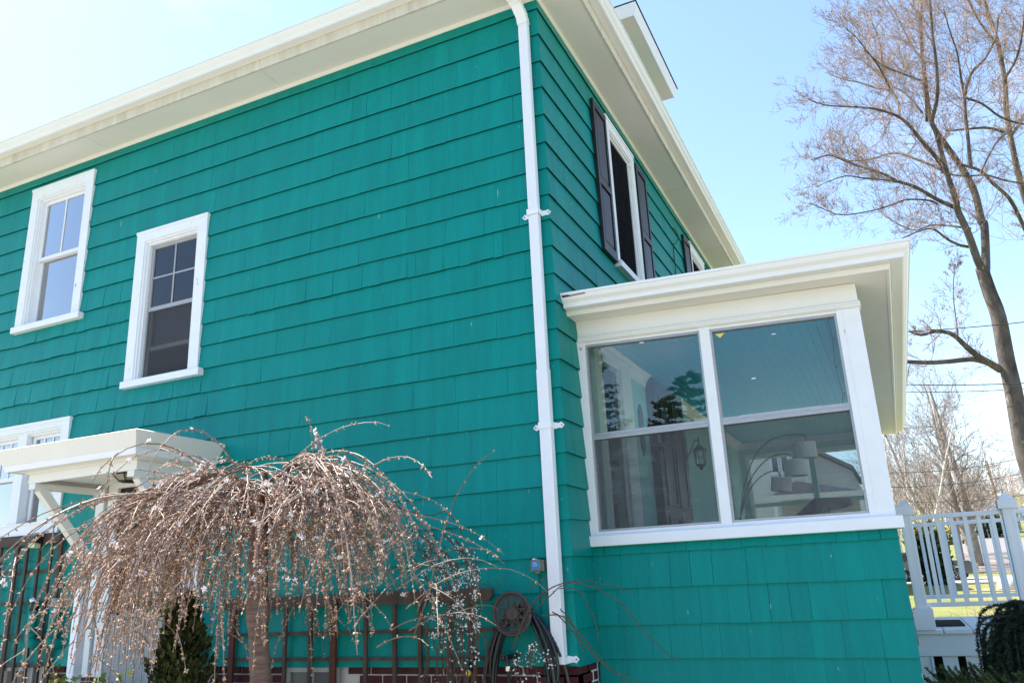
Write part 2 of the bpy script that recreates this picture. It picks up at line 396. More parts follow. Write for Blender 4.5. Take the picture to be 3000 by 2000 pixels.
# ---- windows
def window(mp, w, cs, ct, name='window', sill=True, upper=(1, 0), lower=(0, 0), rail=None, glass=GLASSD, inner=.05, shut=None, twin=None, raised=None, tag_label=None, casing=WHITEW, sashmat=WHITE):
    u0, u1, z0, z1 = w; a, b, c, d = u0+cs, u1-cs, z0, z1-ct
    m = MB()
    m.box(u0, a, .0, .036, z0, d, mp); m.box(b, u1, .0, .036, z0, d, mp); m.box(u0, u1, .0, .037, d, z1, mp)
    m.box(u0-.006, u1+.006, .0, .044, z1-.028, z1+.004, mp)          # drip cap
    m.box(u0+.062, u0+.068, .036, .039, z0, d, mp) if False else None
    # jamb liners and stepped stops
    m.box(a, a+.022, -.10, .024, c, d, mp); m.box(b-.022, b, -.10, .024, c, d, mp); m.box(a+.022, b-.022, -.10, .024, d-.022, d, mp)
    m.box(a+.022, a+.045, -.10, .004, c, d-.022, mp); m.box(b-.045, b-.022, -.10, .004, c, d-.022, mp); m.box(a+.045, b-.045, -.10, .004, d-.045, d-.022, mp)
    if twin: m.box(twin-.068, twin+.068, -.10, .03, c, d-.0225, mp)
    win = build(m, name, casing, house, label=tag_label)
    if sill:
        s = MB(); s.box(u0-.004, u1+.055, -.08, .075, z0-.075, z0-.006, mp); s.box(a, b, -.1, .03, z0-.006, z0+.012, mp); build(s, 'sill', WHITE, win, bevel=.004)
    spans = [(a+.045, b-.045)] if not twin else [(a+.045, twin-.09), (twin+.09, b-.045)]
    top = d-.045; zm = rail if rail else (c+top)/2
    def sash(p, q, zb, zt, dep, grid, nm='sash'):
        s = MB(); k = .036
        s.box(p, p+k, dep-.03, dep, zb, zt, mp); s.box(q-k, q, dep-.03, dep, zb, zt, mp); s.box(p+k, q-k, dep-.03, dep, zt-k, zt, mp); s.box(p+k, q-k, dep-.03, dep, zb, zb+k*1.1, mp)
        so = build(s, nm, sashmat, win)
        g = MB(); g.box(p+k-.003, q-k+.003, dep-.018, dep-.014, zb+k-.003, zt-k+.003, mp); build(g, 'pane', glass, win)
        if grid != (0, 0):
            gm = MB()
            for i in range(grid[0]):
                x = p+k+(q-p-2*k)*(i+1)/(grid[0]+1); gm.box(x-.008, x+.008, dep-.0135, dep-.006, zb+k, zt-k, mp)
            for i in range(grid[1]):
                y = zb+k+(zt-zb-2*k)*(i+1)/(grid[1]+1)
                gm.box(p+k, q-k, dep-.0138, dep-.0065, y-.008, y+.008, mp)
            build(gm, 'muntin', sashmat, win)
    for p, q in spans:
        sash(p, q, zm-.015, top, -.03, upper)
        if raised:
            sash(p, q, c+.012+raised, zm+.02+raised, -.064, lower)
            s = MB(); s.box(p+.01, q-.01, -.038, -.036, c+.02, zm-.02, mp); build(s, 'insect_screen', SCREEN, win)
            s = MB(); s.box(p, p+.02, -.045, -.03, c+.012, zm-.015, mp); s.box(q-.02, q, -.045, -.03, c+.012, zm-.015, mp); s.box(p+.02, q-.02, -.045, -.03, c+.012, c+.035, mp); build(s, 'screen_frame', sashmat, win)
        else: sash(p, q, c+.012, zm+.02, -.064, lower)
    # the room behind
    rm = MB(); D = 2.2; e = .35
    rm.box(u0-e, u1+e, -D-.02, -D, z0-.8, z1+.15, mp); rm.box(u0-e-.02, u0-e, -D, -.125, z0-.8, z1+.15, mp); rm.box(u1+e, u1+e+.02, -D, -.125, z0-.8, z1+.15, mp)
    rm.box(u0-e, u1+e, -D, -.125, z0-.82, z0-.8, mp); rm.box(u0-e, u1+e, -D, -.125, z1+.15, z1+.17, mp)
    build(rm, 'room_lining', DARKROOM, win)
    return win, spans, (c, top, zm)
BLIND = mat('pale_blind', (.62, .66, .74), .7, .2); CURT = mat('grey_curtain', (.20, .21, .24), .9, .1, var=.4, varscale=7, stretch=(4, 4, .4))
w1, sp, (c, top, zm) = window(mS, W1, .115, .13, upper=(1, 0), lower=(0, 0), rail=5.38, tag_label='window under the eave reflecting blue sky, blind half raised')
m = MB(); m.box(-6.2, -5.6, -.16, -.13, 5.02, 5.16, mS)
for i in range(18): m.hexa([mS(-6.2+k*.6, -.14+dd, 4.66+i*.02+zz) for zz, dd in ((0, -.012), (.006, .012)) for k, _ in ((0, 0), (1, 0))][:0] or [mS(*q) for q in ((-6.2, -.15, 4.66+i*.02), (-5.6, -.15, 4.66+i*.02), (-5.6, -.13, 4.669+i*.02), (-6.2, -.13, 4.669+i*.02), (-6.2, -.15, 4.6615+i*.02), (-5.6, -.15, 4.6615+i*.02), (-5.6, -.13, 4.6705+i*.02), (-6.2, -.13, 4.6705+i*.02))])
build(m, 'blind', BLIND, w1)
m = MB(); m.box(-6.25, -5.55, -.20, -.19, 5.42, 6.1, mS); build(m, 'shade', BLIND, w1)
w2, sp, (c, top, zm) = window(mS, W2, .115, .115, upper=(1, 1), lower=(0, 0), rail=4.44, raised=.30, glass=GLASS, sashmat=mat('grey_sash', (.34, .34, .36), .5), tag_label='window with its lower sash raised over a dark insect screen')
m = MB()
for i in range(14):
    x = -4.45+i*.045; m.box(x, x+.046, -.22-.018*(i % 2), -.20-.018*(i % 2), 4.42, 5.15, mS)
build(m, 'curtain', CURT, w2)
w3, sp, (c, top, zm) = window(mS, W3, .11, .085, upper=(2, 0), lower=(0, 0), rail=2.9, sill=False, twin=-6.03, glass=GLASSD, tag_label='twin window low behind the door hood')
m = MB(); m.box(W3[0]-.01, W3[1]+.004, 0, .042, W3[2]-.03, W3[2]+.07, mS); m.box(W3[0]+.08, W3[1]-.08, .042, .055, W3[2]+.07, W3[2]+.09, mS); build(m, 'sill', WHITE, w3)
m = MB(); m.box(-6.62, -6.1, -.14, -.13, 2.5, 3.3, mS); m.box(-5.95, -5.45, -.14, -.13, 2.62, 3.3, mS); build(m, 'shade', BLIND, w3)
SCREEND = screen_mat('dark_insect_screen', (.014, .014, .017), .78)
for fw, lab in ((FW1, 'front window between black shutters, dark glass'), (FW3, 'front window far along the front wall')):
    w_ = window(mF, fw, .1, .12, upper=(1, 1), lower=(1, 1), glass=GLASS, tag_label=lab)[0]
    m = MB(); m.box(fw[0]+.145, fw[1]-.145, -.012, -.010, fw[2]+.02, fw[3]-.165, mF); build(m, 'insect_screen', SCREEND, w_)
def shutter(y0, y1, z0, z1):
    m = MB(); k = .05; zc = z0+(z1-z0)*.46
    m.box(y0, y0+k, .018, .052, z0, z1, mF); m.box(y1-k, y1, .018, .052, z0, z1, mF)
    for a, b in ((z0, z0+.09), (zc-.035, zc+.035), (z1-.07, z1)): m.box(y0+k, y1-k, .018, .0515, a, b, mF)
    m.box(y0+k-.002, y1-k+.002, .02, .03, z0+.05, z1-.05, mF)
    s = build(m, 'shutter', BLACK, house)
    for a, b in ((z0+.09, zc-.035), (zc+.035, z1-.07)):
        p = MB(); A = [mF(y0+k+.012, .030, a+.012), mF(y1-k-.012, .030, a+.012), mF(y1-k-.012, .030, b-.012), mF(y0+k+.012, .030, b-.012)]
        B = [mF(y0+k+.035, .046, a+.035), mF(y1-k-.035, .046, a+.035), mF(y1-k-.035, .046, b-.035), mF(y0+k+.035, .046, b-.035)]
        p.prism(A, B); build(p, 'raised_panel', BLACK, s)
shutter(1.26, 1.665, 4.58, 6.195); shutter(2.735, 3.14, 4.58, 6.195); shutter(5.03, 5.435, 4.58, 6.195); shutter(6.505, 6.91, 4.58, 6.195)

# ---- eaves: soffit, frieze bead, fascia, gutter
EO = .352
def strip(name, prof, L0, L1, axis, matl, par=house, mit0=None, mit1=None, sag=None, smooth=False, label=None):
    """sweep a profile of (out, z) along the side (axis x) or the front (axis y); mitred at the house corner"""
    m = MB(); A = []; B = []
    for (o, z) in prof:
        if axis == 'x':
            A.append((L0, -o, z)); B.append((L1+(o if mit1 else 0), -o, z))
        else:
            A.append((o, L0-(o if mit0 else 0), z)); B.append((o, L1, z))
    if sag: A = [sag(p) for p in A]; B = [sag(p) for p in B]
    m.prism(A, B); return build(m, name, matl, par, label=label)
joints = [-9.9, -7.6, -5.2, -2.75, 0]
for a, b in zip(joints, joints[1:]):
    m = MB(); e = .002
    bb = b-e if b else 0
    P = lambda z: [(a+e, -.002, z), (bb if b else 0, -.002, z), (bb if b else EO, -EO, z), (a+e, -EO, z)]
    m.prism(P(ZS), P(ZS+.02)); build(m, 'soffit', SOFFIT, house)
jy = [0, 2.05, 4.2, 6.4, 8.9]
for a, b in zip(jy, jy[1:]):
    m = MB(); e = .002
    P = lambda z: [(.002, a+e if a else 0, z), (.002, b-e, z), (EO-.001, b-e, z), (EO-.001, a+e if a else -EO, z)]
    m.prism(P(ZS-.0005+RND.uniform(-.004, .002)), P(ZS+.02)); build(m, 'soffit', SOFFIT, house)
bead = [(.0, ZS-.035), (.016, ZS-.035), (.022, ZS-.02), (.03, ZS-.001), (.0, ZS-.001)]
strip('frieze_bead', bead, -9.6, .0, 'x', CREAM, mit1=True); strip('frieze_bead', bead, .0, YF, 'y', CREAM, mit0=True)
fas = [(EO-.02, ZS-.004), (EO, ZS-.004), (EO+.006, ZS+.012), (EO+.004, ZS+.125), (EO-.02, ZS+.125)]
for a, b in ((-10, -6.3), (-6.297, -2.75), (-2.747, 0)): strip('fascia', fas, a, b, 'x', FASCIA, mit1=(b == 0))
for a, b in ((0, 2.05), (2.053, 4.2), (4.203, 8.9)): strip('fascia', fas, a, b, 'y', FASCIA, mit0=(a == 0))
G0 = ZS+.10
gut = [(EO+.006, G0), (EO+.085, G0), (EO+.095, G0+.006), (EO+.095, G0+.022), (EO+.100, G0+.034), (EO+.122, G0+.055), (EO+.135, G0+.075), (EO+.138, G0+.088), (EO+.146, G0+.09), (EO+.146, G0+.106), (EO+.138, G0+.108), (EO+.006, G0+.105)]
strip('gutter', gut, -10, 0, 'x', GUTTER, mit1=True); strip('gutter', gut, 0, 8.65, 'y', GUTTER, mit0=True)
# roof: hip, with the front dormer
m = MB(); e0, e1, zr = .36, .36, ZS+.17
m.add([(XL-.4, -.40, zr), (.40, -.40, zr), (.40, YF+.4, zr), (XL-.4, YF+.4, zr), (-4.2, 3.9, zr+2.4), (-5.2, 3.9, zr+2.4)], [(0, 1, 4, 5), (1, 2, 4), (2, 3, 5, 4), (3, 0, 5), (3, 2, 1, 0)])
build(m, 'roof', ROOF, house)
m = MB(); dx = .12; y0, y1, zd = 3.12, 5.20, 8.46
m.box(-3.0, dx-.32, y0+.25, y1-.25, 6.8, zd+.02); dorm = build(m, 'dormer', TEAL, house)
m = MB(); m.box(-3.0, dx-.012, y0+.012, y1-.012, zd, zd+.018); build(m, 'soffit', SOFFIT, dorm)
m = MB()
A = [(dx-.03, y0+.03, zd-.003), (dx-.03, y1-.03, zd-.003), (dx+.03, y1+.03, zd+.17), (dx+.03, y0-.03, zd+.17)]
m.prism([(dx-.02, y0+.02, zd-.004), (dx, y0, zd-.004), (dx+.045, y0-.045, zd+.16), (dx-.02, y0+.02, zd+.16)], [(dx-.02, y1-.02, zd-.004), (dx, y1, zd-.004), (dx+.045, y1+.045, zd+.16), (dx-.02, y1-.02, zd+.16)])
m.prism([(-3., y0+.02, zd-.003), (-3., y0, zd-.003), (-3., y0-.045, zd+.16), (-3., y0+.02, zd+.16)], [(dx-.021, y0+.02, zd-.003), (dx-.001, y0, zd-.003), (dx+.044, y0-.045, zd+.16), (dx-.021, y0+.02, zd+.16)])
build(m, 'fascia', WHITE, dorm)
m = MB(); m.add([(-3, y0-.06, zd+.17), (dx+.06, y0-.06, zd+.17), (dx+.06, y1+.06, zd+.17), (-3, y1+.06, zd+.17), (-.9, (y0+y1)/2, zd+.75), (-3, (y0+y1)/2, zd+.75)], [(0, 1, 4, 5), (1, 2, 4), (2, 3, 5, 4), (0, 3, 2, 1), (3, 0, 5)])
build(m, 'roof', ROOF, dorm)

# ---- downspout with straps
m = MB()
def spout(m, pts, w=.088, t=.062):
    for p, q in zip(pts, pts[1:]): m.bar(p, q, w, t, up=(0, -1, .001))
xs = -.0985
ds = build_ds = None
m.box(xs-.044, xs+.044, -.098, -.034, 1.13, 3.147); m.box(xs-.040, xs+.040, -.094, -.038, 3.14, 6.24)
for i in range(5):
    x = xs-.032+i*.016; m.box(x-.003, x+.003, -.1005, -.097, 1.14, 3.14); m.box(x-.003, x+.003, -.0965, -.093, 3.16, 6.22)
ds = build(m, 'downspout', WHITE, house, bevel=.004)
m = MB(); P = [Vector((xs, -.066, 6.18)), Vector((xs-.006, -.075, 6.26)), Vector((xs-.03, -.13, 6.36)), Vector((xs-.06, -.25, 6.44)), Vector((xs-.08, -.37, 6.50)), Vector((xs-.09, -.40, 6.585))]
def ribbed(m, P, w, t):
    prev = None; rings = []
    for i in range(len(P)-1):
        n = 7
        for k in range(n): rings.append((P[i].lerp(P[i+1], k/n), 1+.07*(k % 2)))
    vs = []; 
    for i, (c, s) in enumerate(rings):
        d = (rings[min(i+1, len(rings)-1)][0]-rings[max(i-1, 0)][0]).normalized(); x = Vector((1, 0, 0)); y = d.cross(x).normalized(); x = y.cross(d).normalized()
        for sx, sy in ((-1, -1), (1, -1), (1, 1), (-1, 1)): q = c+x*sx*w/2*s+y*sy*t/2*s; vs.append(q)
    fs = [(i*4+j, i*4+(j+1) % 4, i*4+4+(j+1) % 4, i*4+4+j) for i in range(len(rings)-1) for j in range(4)]
    m.add(vs, fs)
ribbed(m, P, .086, .064); build(m, 'elbow', GUTTER, ds)
for z in (4.425, 2.725, 1.13):
    s = MB(); h = .024
    for sg in (-1, 1):
        pts = [(sg*.046, h), (sg*.085, h*.72), (sg*.1, h), (sg*.124, 0), (sg*.1, -h), (sg*.085, -h*.72), (sg*.046, -h)]
        s.prism([(xs+x, -.017, z+q) for x, q in pts], [(xs+x, -.024, z+q) for x, q in pts])
    s.box(xs-.050, xs+.050, -.104, -.101, z-h, z+h); s.box(xs-.050, xs-.0455, -.101, -.02, z-h, z+h); s.box(xs+.0455, xs+.050, -.101, -.02, z-h, z+h)
    st = build(s, 'strap', WHITE, ds)
    sc = MB()
    for sg in (-1, 1): sc.lathe([(.005, 0), (.005, -.004)], (xs+sg*.104, -.0245, z), 8, 'y')
    build(sc, 'screw', IRON, ds)
# ================================================================ glazed corner porch
PX, PB = 2.10, 7.72
sag = lambda p: (p[0], p[1], p[2]-.040*max(p[0], 0)*max(0, min(1, (p[2]-2.75)/.6)))
def pbox(m, u0, u1, d0, d1, z0, z1):
    q = [mP(*a) for a in ((u0,d0,z0),(u1,d0,z0),(u1,d1,z0),(u0,d1,z0),(u0,d0,z1),(u1,d0,z1),(u1,d1,z1),(u0,d1,z1))]
    m.hexa([sag(p) for p in q])
m = MB()
pbox(m, .003, .068, -.07, .026, 1.945, 3.45)           # left casing
pbox(m, .983, 1.058, -.07, .026, 1.945, 3.45)          # mullion
pbox(m, 1.945, PX, -.15, .026, 1.945, 3.45)            # corner post
pbox(m, .068, .983, -.07, .018, 3.432, 3.46); pbox(m, 1.058, 1.945, -.07, .018, 3.432, 3.46)
pbox(m, .068, .983, -.07, .022, 1.945, 1.975); pbox(m, 1.058, 1.945, -.07, .022, 1.945, 1.975)
pbox(m, 1.985, 1.992, .026, .0285, 1.95, 3.44)
pframe = build(m, 'porch_window_frame', WHITEW, house, bevel=.003)
m = MB(); m.box(-.0, 2.137, -.1, .065, 1.868, 1.946, mP); build(m, 'sill', WHITE, pframe, bevel=.006)
# moulding and frieze above the panes
m = MB()
pr = [(.026, 3.449), (.034, 3.452), (.048, 3.462), (.05, 3.474), (.036, 3.482), (.04, 3.492), (.03, 3.502), (-.05, 3.502), (-.05, 3.449)]
m.prism([sag((.004, PY-o, z)) for o, z in pr], [sag((PX+.012, PY-o, z)) for o, z in pr]); build(m, 'moulding', CREAM, house)
m = MB(); m.prism([sag((.004, PY-o, z)) for o, z in ((-.05, 3.5025), (.02, 3.5025), (.022, 3.632), (-.05, 3.632))], [sag((PX+.0, PY-o, z)) for o, z in ((-.05, 3.5025), (.02, 3.5025), (.022, 3.632), (-.05, 3.632))]); build(m, 'frieze', CREAM, house)
for k, (a, b) in enumerate(((.068, .983), (1.058, 1.945))):
    m = MB(); e = .016; zr = 2.695
    pbox(m, a, a+e, -.05, .006, 1.975, 3.432); pbox(m, b-e, b, -.05, .006, 1.975, 3.432); pbox(m, a+e, b-e, -.05, .006, 3.432-e, 3.432); pbox(m, a+e, b-e, -.05, .006, 1.975, 1.975+e)
    pbox(m, a+e, b-e, -.055, .010, zr-.030, zr-.004); pbox(m, a+e, b-e, -.055, .004, zr-.002, zr+.022)
    fr = build(m, 'storm_frame', ALU, pframe)
    m = MB(); pbox(m, a+e, b-e, -.024, -.020, zr+.02, 3.432-e); build(m, 'pane', GLASS, pframe)
    m = MB(); pbox(m, a+e, b-e, -.040, -.036, 1.975+e, zr-.028); build(m, 'pane', GLASS, pframe)
    m = MB(); pbox(m, a+e, b-e, -.012, -.0105, 1.975+e, zr-.03); build(m, 'insect_screen', SCREEN, pframe)
PAPER = mat('white_tape', (.75, .75, .75), .7); YELL = mat('yellow_paper', (.75, .6, .12), .7)
for x, z, w, h in ((.525, 3.405, .034, .010), (1.326, 3.002, .030, .009), (1.507, 3.345, .030, .008)):
    m = MB(); pbox(m, x-w/2, x+w/2, -.0195, -.018, z-h/2, z+h/2); build(m, 'tape', PAPER, pframe)
m = MB(); pbox(m, 1.2, 1.75, -.019, -.012, 2.716, 2.722); pbox(m, 1.08, 1.9, -.019, -.0105, 2.7165, 2.7185)
build(m, 'tape', PAPER, pframe)
m = MB(); m.prism([sag(mP(*q)) for q in ((1.09, -.0195, 3.40), (1.16, -.0195, 3.40), (1.125, -.0195, 3.365))], [sag(mP(*q)) for q in ((1.09, -.018, 3.40), (1.16, -.018, 3.40), (1.125, -.018, 3.365))]); build(m, 'paper_triangle', YELL, pframe)
# eave of the porch: soffit, fascia, gutter, turned round the corner
SX = 2.322; SY = PY-.212   # soffit outer edge
zs0 = 3.632
def sg(p): return (p[0], p[1], p[2]-.0378*min(max(p[0], 0), 2.6))
m = MB(); m.prism([sg(p) for p in ((.004, PY, zs0), (.004, SY, zs0), (SX, SY, zs0), (PX, PY, zs0))], [sg(p) for p in ((.004, PY, zs0+.02), (.004, SY, zs0+.02), (SX, SY, zs0+.02), (PX, PY, zs0+.02))]); build(m, 'soffit', SOFFIT, house)
m = MB(); m.prism([sg(p) for p in ((PX+.001, PY-.001, zs0), (SX, SY+.003, zs0), (SX, 8.05, zs0), (PX, 8.05, zs0))], [sg(p) for p in ((PX+.001, PY-.001, zs0+.02), (SX, SY+.003, zs0+.02), (SX, 8.05, zs0+.02), (PX, 8.05, zs0+.02))]); build(m, 'soffit', SOFFIT, house)
def sweep_corner(name, prof, x0, par, matl, y1=8.07):
    """profile (out, z) swept along the porch side eave, mitred, then along its front eave"""
    m = MB(); n = len(prof)
    A = [sg((x0, SY-o, z)) for o, z in prof]; B = [sg((SX+o, SY-o, z)) for o, z in prof]; C = [sg((SX+o, y1, z)) for o, z in prof]
    vs = A+B+C; fs = [tuple(range(n))[::-1], tuple(range(2*n, 3*n))]
    for k in (0, 1): fs += [(k*n+i, k*n+(i+1) % n, (k+1)*n+(i+1) % n, (k+1)*n+i) for i in range(n)]
    m.add(vs, fs); return build(m, name, matl, par, fix=True)
sweep_corner('fascia', [(-.02, zs0-.003), (.0, zs0-.003), (.005, zs0+.008), (.014, zs0+.03), (.014, zs0+.11), (-.02, zs0+.11)], .004, house, CREAM)
g0 = zs0+.032
sweep_corner('gutter', [(.016, g0), (.088, g0), (.098, g0+.005), (.098, g0+.022), (.104, g0+.036), (.128, g0+.058), (.138, g0+.078), (.14, g0+.09), (.15, g0+.092), (.15, g0+.11), (.14, g0+.111), (.016, g0+.108)], .018, house, GUTTER)
# porch roof
m = MB(); zr0 = zs0+.125; ex, ey = SX+.10, SY-.11
m.add([sg((.02, ey, zr0)), sg((ex, ey, zr0)), sg((ex, 8.1, zr0)), (.02, 8.1, zr0+.28), (.02, ey+1.6, zr0+.28), sg((.02, ey, zr0-.02)), sg((ex, ey, zr0-.02)), sg((ex, 8.1, zr0-.02)), (.02, 8.1, zr0-.02)],
      [(0, 1, 4), (1, 2, 3, 4), (0, 5, 6, 1), (1, 6, 7, 2), (5, 8, 7, 6), (2, 7, 8, 3)])
pr_ = build(m, 'roof', ROOF, house)
m = MB()
for i in range(7):
    t = i/7; x0 = ex-.02-i*.1; y = ey+.0+i*.02
    m.prism([(x0-.36, y+.0, zr0-.083+i*.006), (x0-.02, y, zr0-.088+i*.006), (x0-.0, y+.25, zr0-.07+i*.008), (x0-.36, y+.3, zr0-.05+i*.008)], [(x0-.36, y+.0, zr0-.071+i*.006), (x0-.02, y, zr0-.078+i*.006), (x0-.0, y+.25, zr0-.05+i*.008), (x0-.36, y+.3, zr0-.03+i*.008)])
build(m, 'ridge_shingles', ROOF, pr_)
m = MB(); m.add([(.03, .09, zr0-.02), (.22, .09, zr0-.02), (.25, .3, zr0+.0), (.03, .3, zr0+.03), (.03, .09, zr0+.012), (.20, .10, zr0+.004), (.23, .3, zr0+.02), (.03, .3, zr0+.06)], [(0,3,2,1),(4,5,6,7),(0,1,5,4),(1,2,6,5),(2,3,7,6),(3,0,4,7)])
build(m, 'flashing', BLACK, pr_)
# ---- inside the porch
CZ = 3.59; FZ = 1.2
m = MB(); m.box(.004, .012, PY+.10, PB, FZ, CZ+.02); build(m, 'interior_wall', MINT, house)
m = MB(); m.box(.0, PX, PY+.1, PB, FZ-.05, FZ); build(m, 'porch_floor', FLOORP, house)
i = 0; x = .013
while x < PX-.02:
    m = MB(); m.tint = RND.random(); x1 = min(x+.0757, PX-.01)
    m.prism([(x+.002, PY+.05, CZ+.012), (x+.0015, PY+.05, CZ+.003), (x+.005, PY+.05, CZ), (x1-.005, PY+.05, CZ), (x1-.0015, PY+.05, CZ+.003), (x1-.002, PY+.05, CZ+.012)], [(x+.002, PB, CZ+.012), (x+.0015, PB, CZ+.003), (x+.005, PB, CZ), (x1-.005, PB, CZ), (x1-.0015, PB, CZ+.003), (x1-.002, PB, CZ+.012)])
    if i == 0:
        ceil = MB(); ceil.box(.0, PX, PY+.04, PB+.05, CZ+.0125, CZ+.03); ceil = build(ceil, 'porch_ceiling', INTRIM, house)
    build(m, 'plank', AQUA, ceil); x += .0757; i += 1
m = MB(); cp = [(.012, CZ-.10), (.024, CZ-.10), (.028, CZ-.08), (.05, CZ-.045), (.075, CZ-.02), (.08, CZ-.001), (.012, CZ-.001)]
m.prism([(o, .95, z) for o, z in cp], [(o, PB, z) for o, z in cp]); m.box(.012, .02, .95, PB, CZ-.125, CZ-.1); build(m, 'crown_moulding', INTRIM, house)
# tall white-trimmed glazed door
m = MB(); m.box(.012, .06, .69, .87, FZ, CZ-.002); m.box(.012, .062, 1.40, 1.70, FZ, CZ-.002); m.box(.012, .055, .87, 1.40, 3.42, CZ-.002); m.box(.06, .075, .66, 1.74, CZ-.06, CZ-.003)
m.box(.012, .03, .87, .92, FZ, 3.42); m.box(.012, .03, 1.37, 1.40, FZ, 3.42)
idoor = build(m, 'door', INTRIM, house)
m = MB(); m.box(.013, .018, .92, 1.37, FZ+.1, 3.40); build(m, 'pane', mat('dark_door_glass', (.02, .02, .028), .04, .8), idoor)
# dark brown entrance door
m = MB(); m.box(.012, .10, 2.36, 3.56, FZ, CZ-.02); fd = build(m, 'door', BROWN, house)
m = MB()
for a, b in ((2.50, 2.92), (3.0, 3.42)):
    for c, d in ((1.35, 2.2), (2.3, 3.4)):
        m.box(.10, .112, a, a+.03, c, d); m.box(.10, .112, b-.03, b, c, d); m.box(.10, .1115, a+.03, b-.03, d-.03, d); m.box(.10, .1115, a+.03, b-.03, c, c+.03)
build(m, 'raised_panel', BROWN, fd)
# far glazed wall and the road side wall
m = MB(); m.box(.0, PX, PB, PB+.1, FZ, 2.05); m.box(.0, PX, PB, PB+.1, 3.33, CZ+.02); m.box(.0, .15, PB, PB+.1, 2.05, 3.33); m.box(1.04, 1.12, PB, PB+.1, 2.05, 3.33); m.box(1.95, PX, PB, PB+.1, 2.05, 3.33)
m.box(.15, 1.04, PB+.02, PB+.07, 2.58, 2.64); m.box(1.12, 1.95, PB+.02, PB+.07, 2.58, 2.64)
build(m, 'interior_wall', MINT, house)
m = MB(); m.box(.10, .15, PB-.03, PB-.002, 2.0, 3.40); m.box(.15, 2.0, PB-.03, PB-.002, 3.33, 3.40); m.box(.012, 2.05, PB-.05, PB-.003, CZ-.1, CZ-.002); build(m, 'moulding', INTRIM, house)
m = MB()
for z0, z1 in ((-.1, 2.05), (3.40, 3.50)): m.box(PX-.08, PX-.012, PY+.15, PB, z0, z1)
y = PY+1.1
while y < PB-.2: m.box(PX-.08, PX-.012, y, y+.14, 2.05, 3.40); y += 1.1
build(m, 'wall', TEAL, house)
# string of lights on the pane
WIRE = mat('black_wire', (.01, .01, .01), .6)
lights = MB(); pts = [(.16, .53, 3.42), (.172, .53, 3.30), (.165, .53, 3.2), (.18, .53, 3.05), (.17, .53, 2.8), (.19, .53, 2.5), (.18, .53, 2.2), (.2, .53, 2.0)]
lights.tube(pts, .0028, 5)
pts2 = [(1.88, .5, 3.40), (1.895, .5, 3.2), (1.88, .5, 3.0), (1.9, .5, 2.8), (1.89, .5, 2.72)]
lights.tube(pts2, .003, 5)
for p in pts[1:]+pts2: lights.lathe([(.004, 0), (.006, -.01), (.001, -.022)], (p[0]+.012, p[1], p[2]), 6)
tag(build(lights, 'string_light', WIRE), 'thin dark string of tiny lights hanging inside the glazed porch', 'string lights')
# arc floor lamp
L = empty('arc_lamp', (.74, 2.5, FZ), 'arc floor lamp with three white drum shades standing inside the porch', 'floor lamp')
m = MB(); m.lathe([(.15, 0), (.15, .03), (.02, .045), (.014, .06)], (.74, 2.5, FZ), 18); m.tube([(.74, 2.5, FZ+.05), (.75, 2.5, 1.7), (.772, 2.5, 2.124)], .012, 8); build(m, 'base', BLACK, L)
shd = [((1.432, 2.5, 2.695), .108, .145, 0), ((1.334, 2.44, 2.535), .104, .145, 0), ((1.176, 2.56, 2.407), .095, .125, .16)]
arcs = [[(.772, 2.5, 2.124), (.83, 2.5, 2.37), (.923, 2.5, 2.598), (1.044, 2.5, 2.763), (1.18, 2.5, 2.838), (1.317, 2.5, 2.857), (1.445, 2.5, 2.835), (1.448, 2.5, 2.75)],
        [(.772, 2.5, 2.12), (.84, 2.48, 2.33), (.94, 2.46, 2.50), (1.06, 2.45, 2.62), (1.185, 2.44, 2.672), (1.30, 2.44, 2.665), (1.334, 2.44, 2.6)],
        [(.772, 2.5, 2.12), (.83, 2.53, 2.29), (.93, 2.55, 2.44), (1.04, 2.56, 2.52), (1.158, 2.56, 2.54), (1.176, 2.56, 2.45)]]
def smooth_path(P, n=4):
    P = [Vector(p) for p in P]; out = []
    for i in range(len(P)-1):
        a, b, c, d = P[max(i-1, 0)], P[i], P[i+1], P[min(i+2, len(P)-1)]
        for k in range(n):
            t = k/n; out.append(.5*((2*b)+(c-a)*t+(2*a-5*b+4*c-d)*t*t+(3*b-a-3*c+d)*t**3))
    out.append(P[-1]); return out
for (c, r, h, tl), a in zip(shd, arcs):
    m = MB(); m.tube(smooth_path(a), .006, 6); build(m, 'arm', BLACK, L)
    m = MB(); m.lathe([(r*.98, h/2), (r, -h/2), (r-.004, -h/2), (r*.98-.004, h/2)], (0, 0, 0), 28, cap=False); m.lathe([(r*.97, h/2-.012), (r*.97, h/2-.015)], (0, 0, 0), 28)
    R = Matrix.Rotation(tl, 3, 'Y'); m.v = [tuple(R @ Vector(p)+Vector(c)) for p in m.v]
    build(m, 'lamp_shade', FABRIC, L, smooth=False)
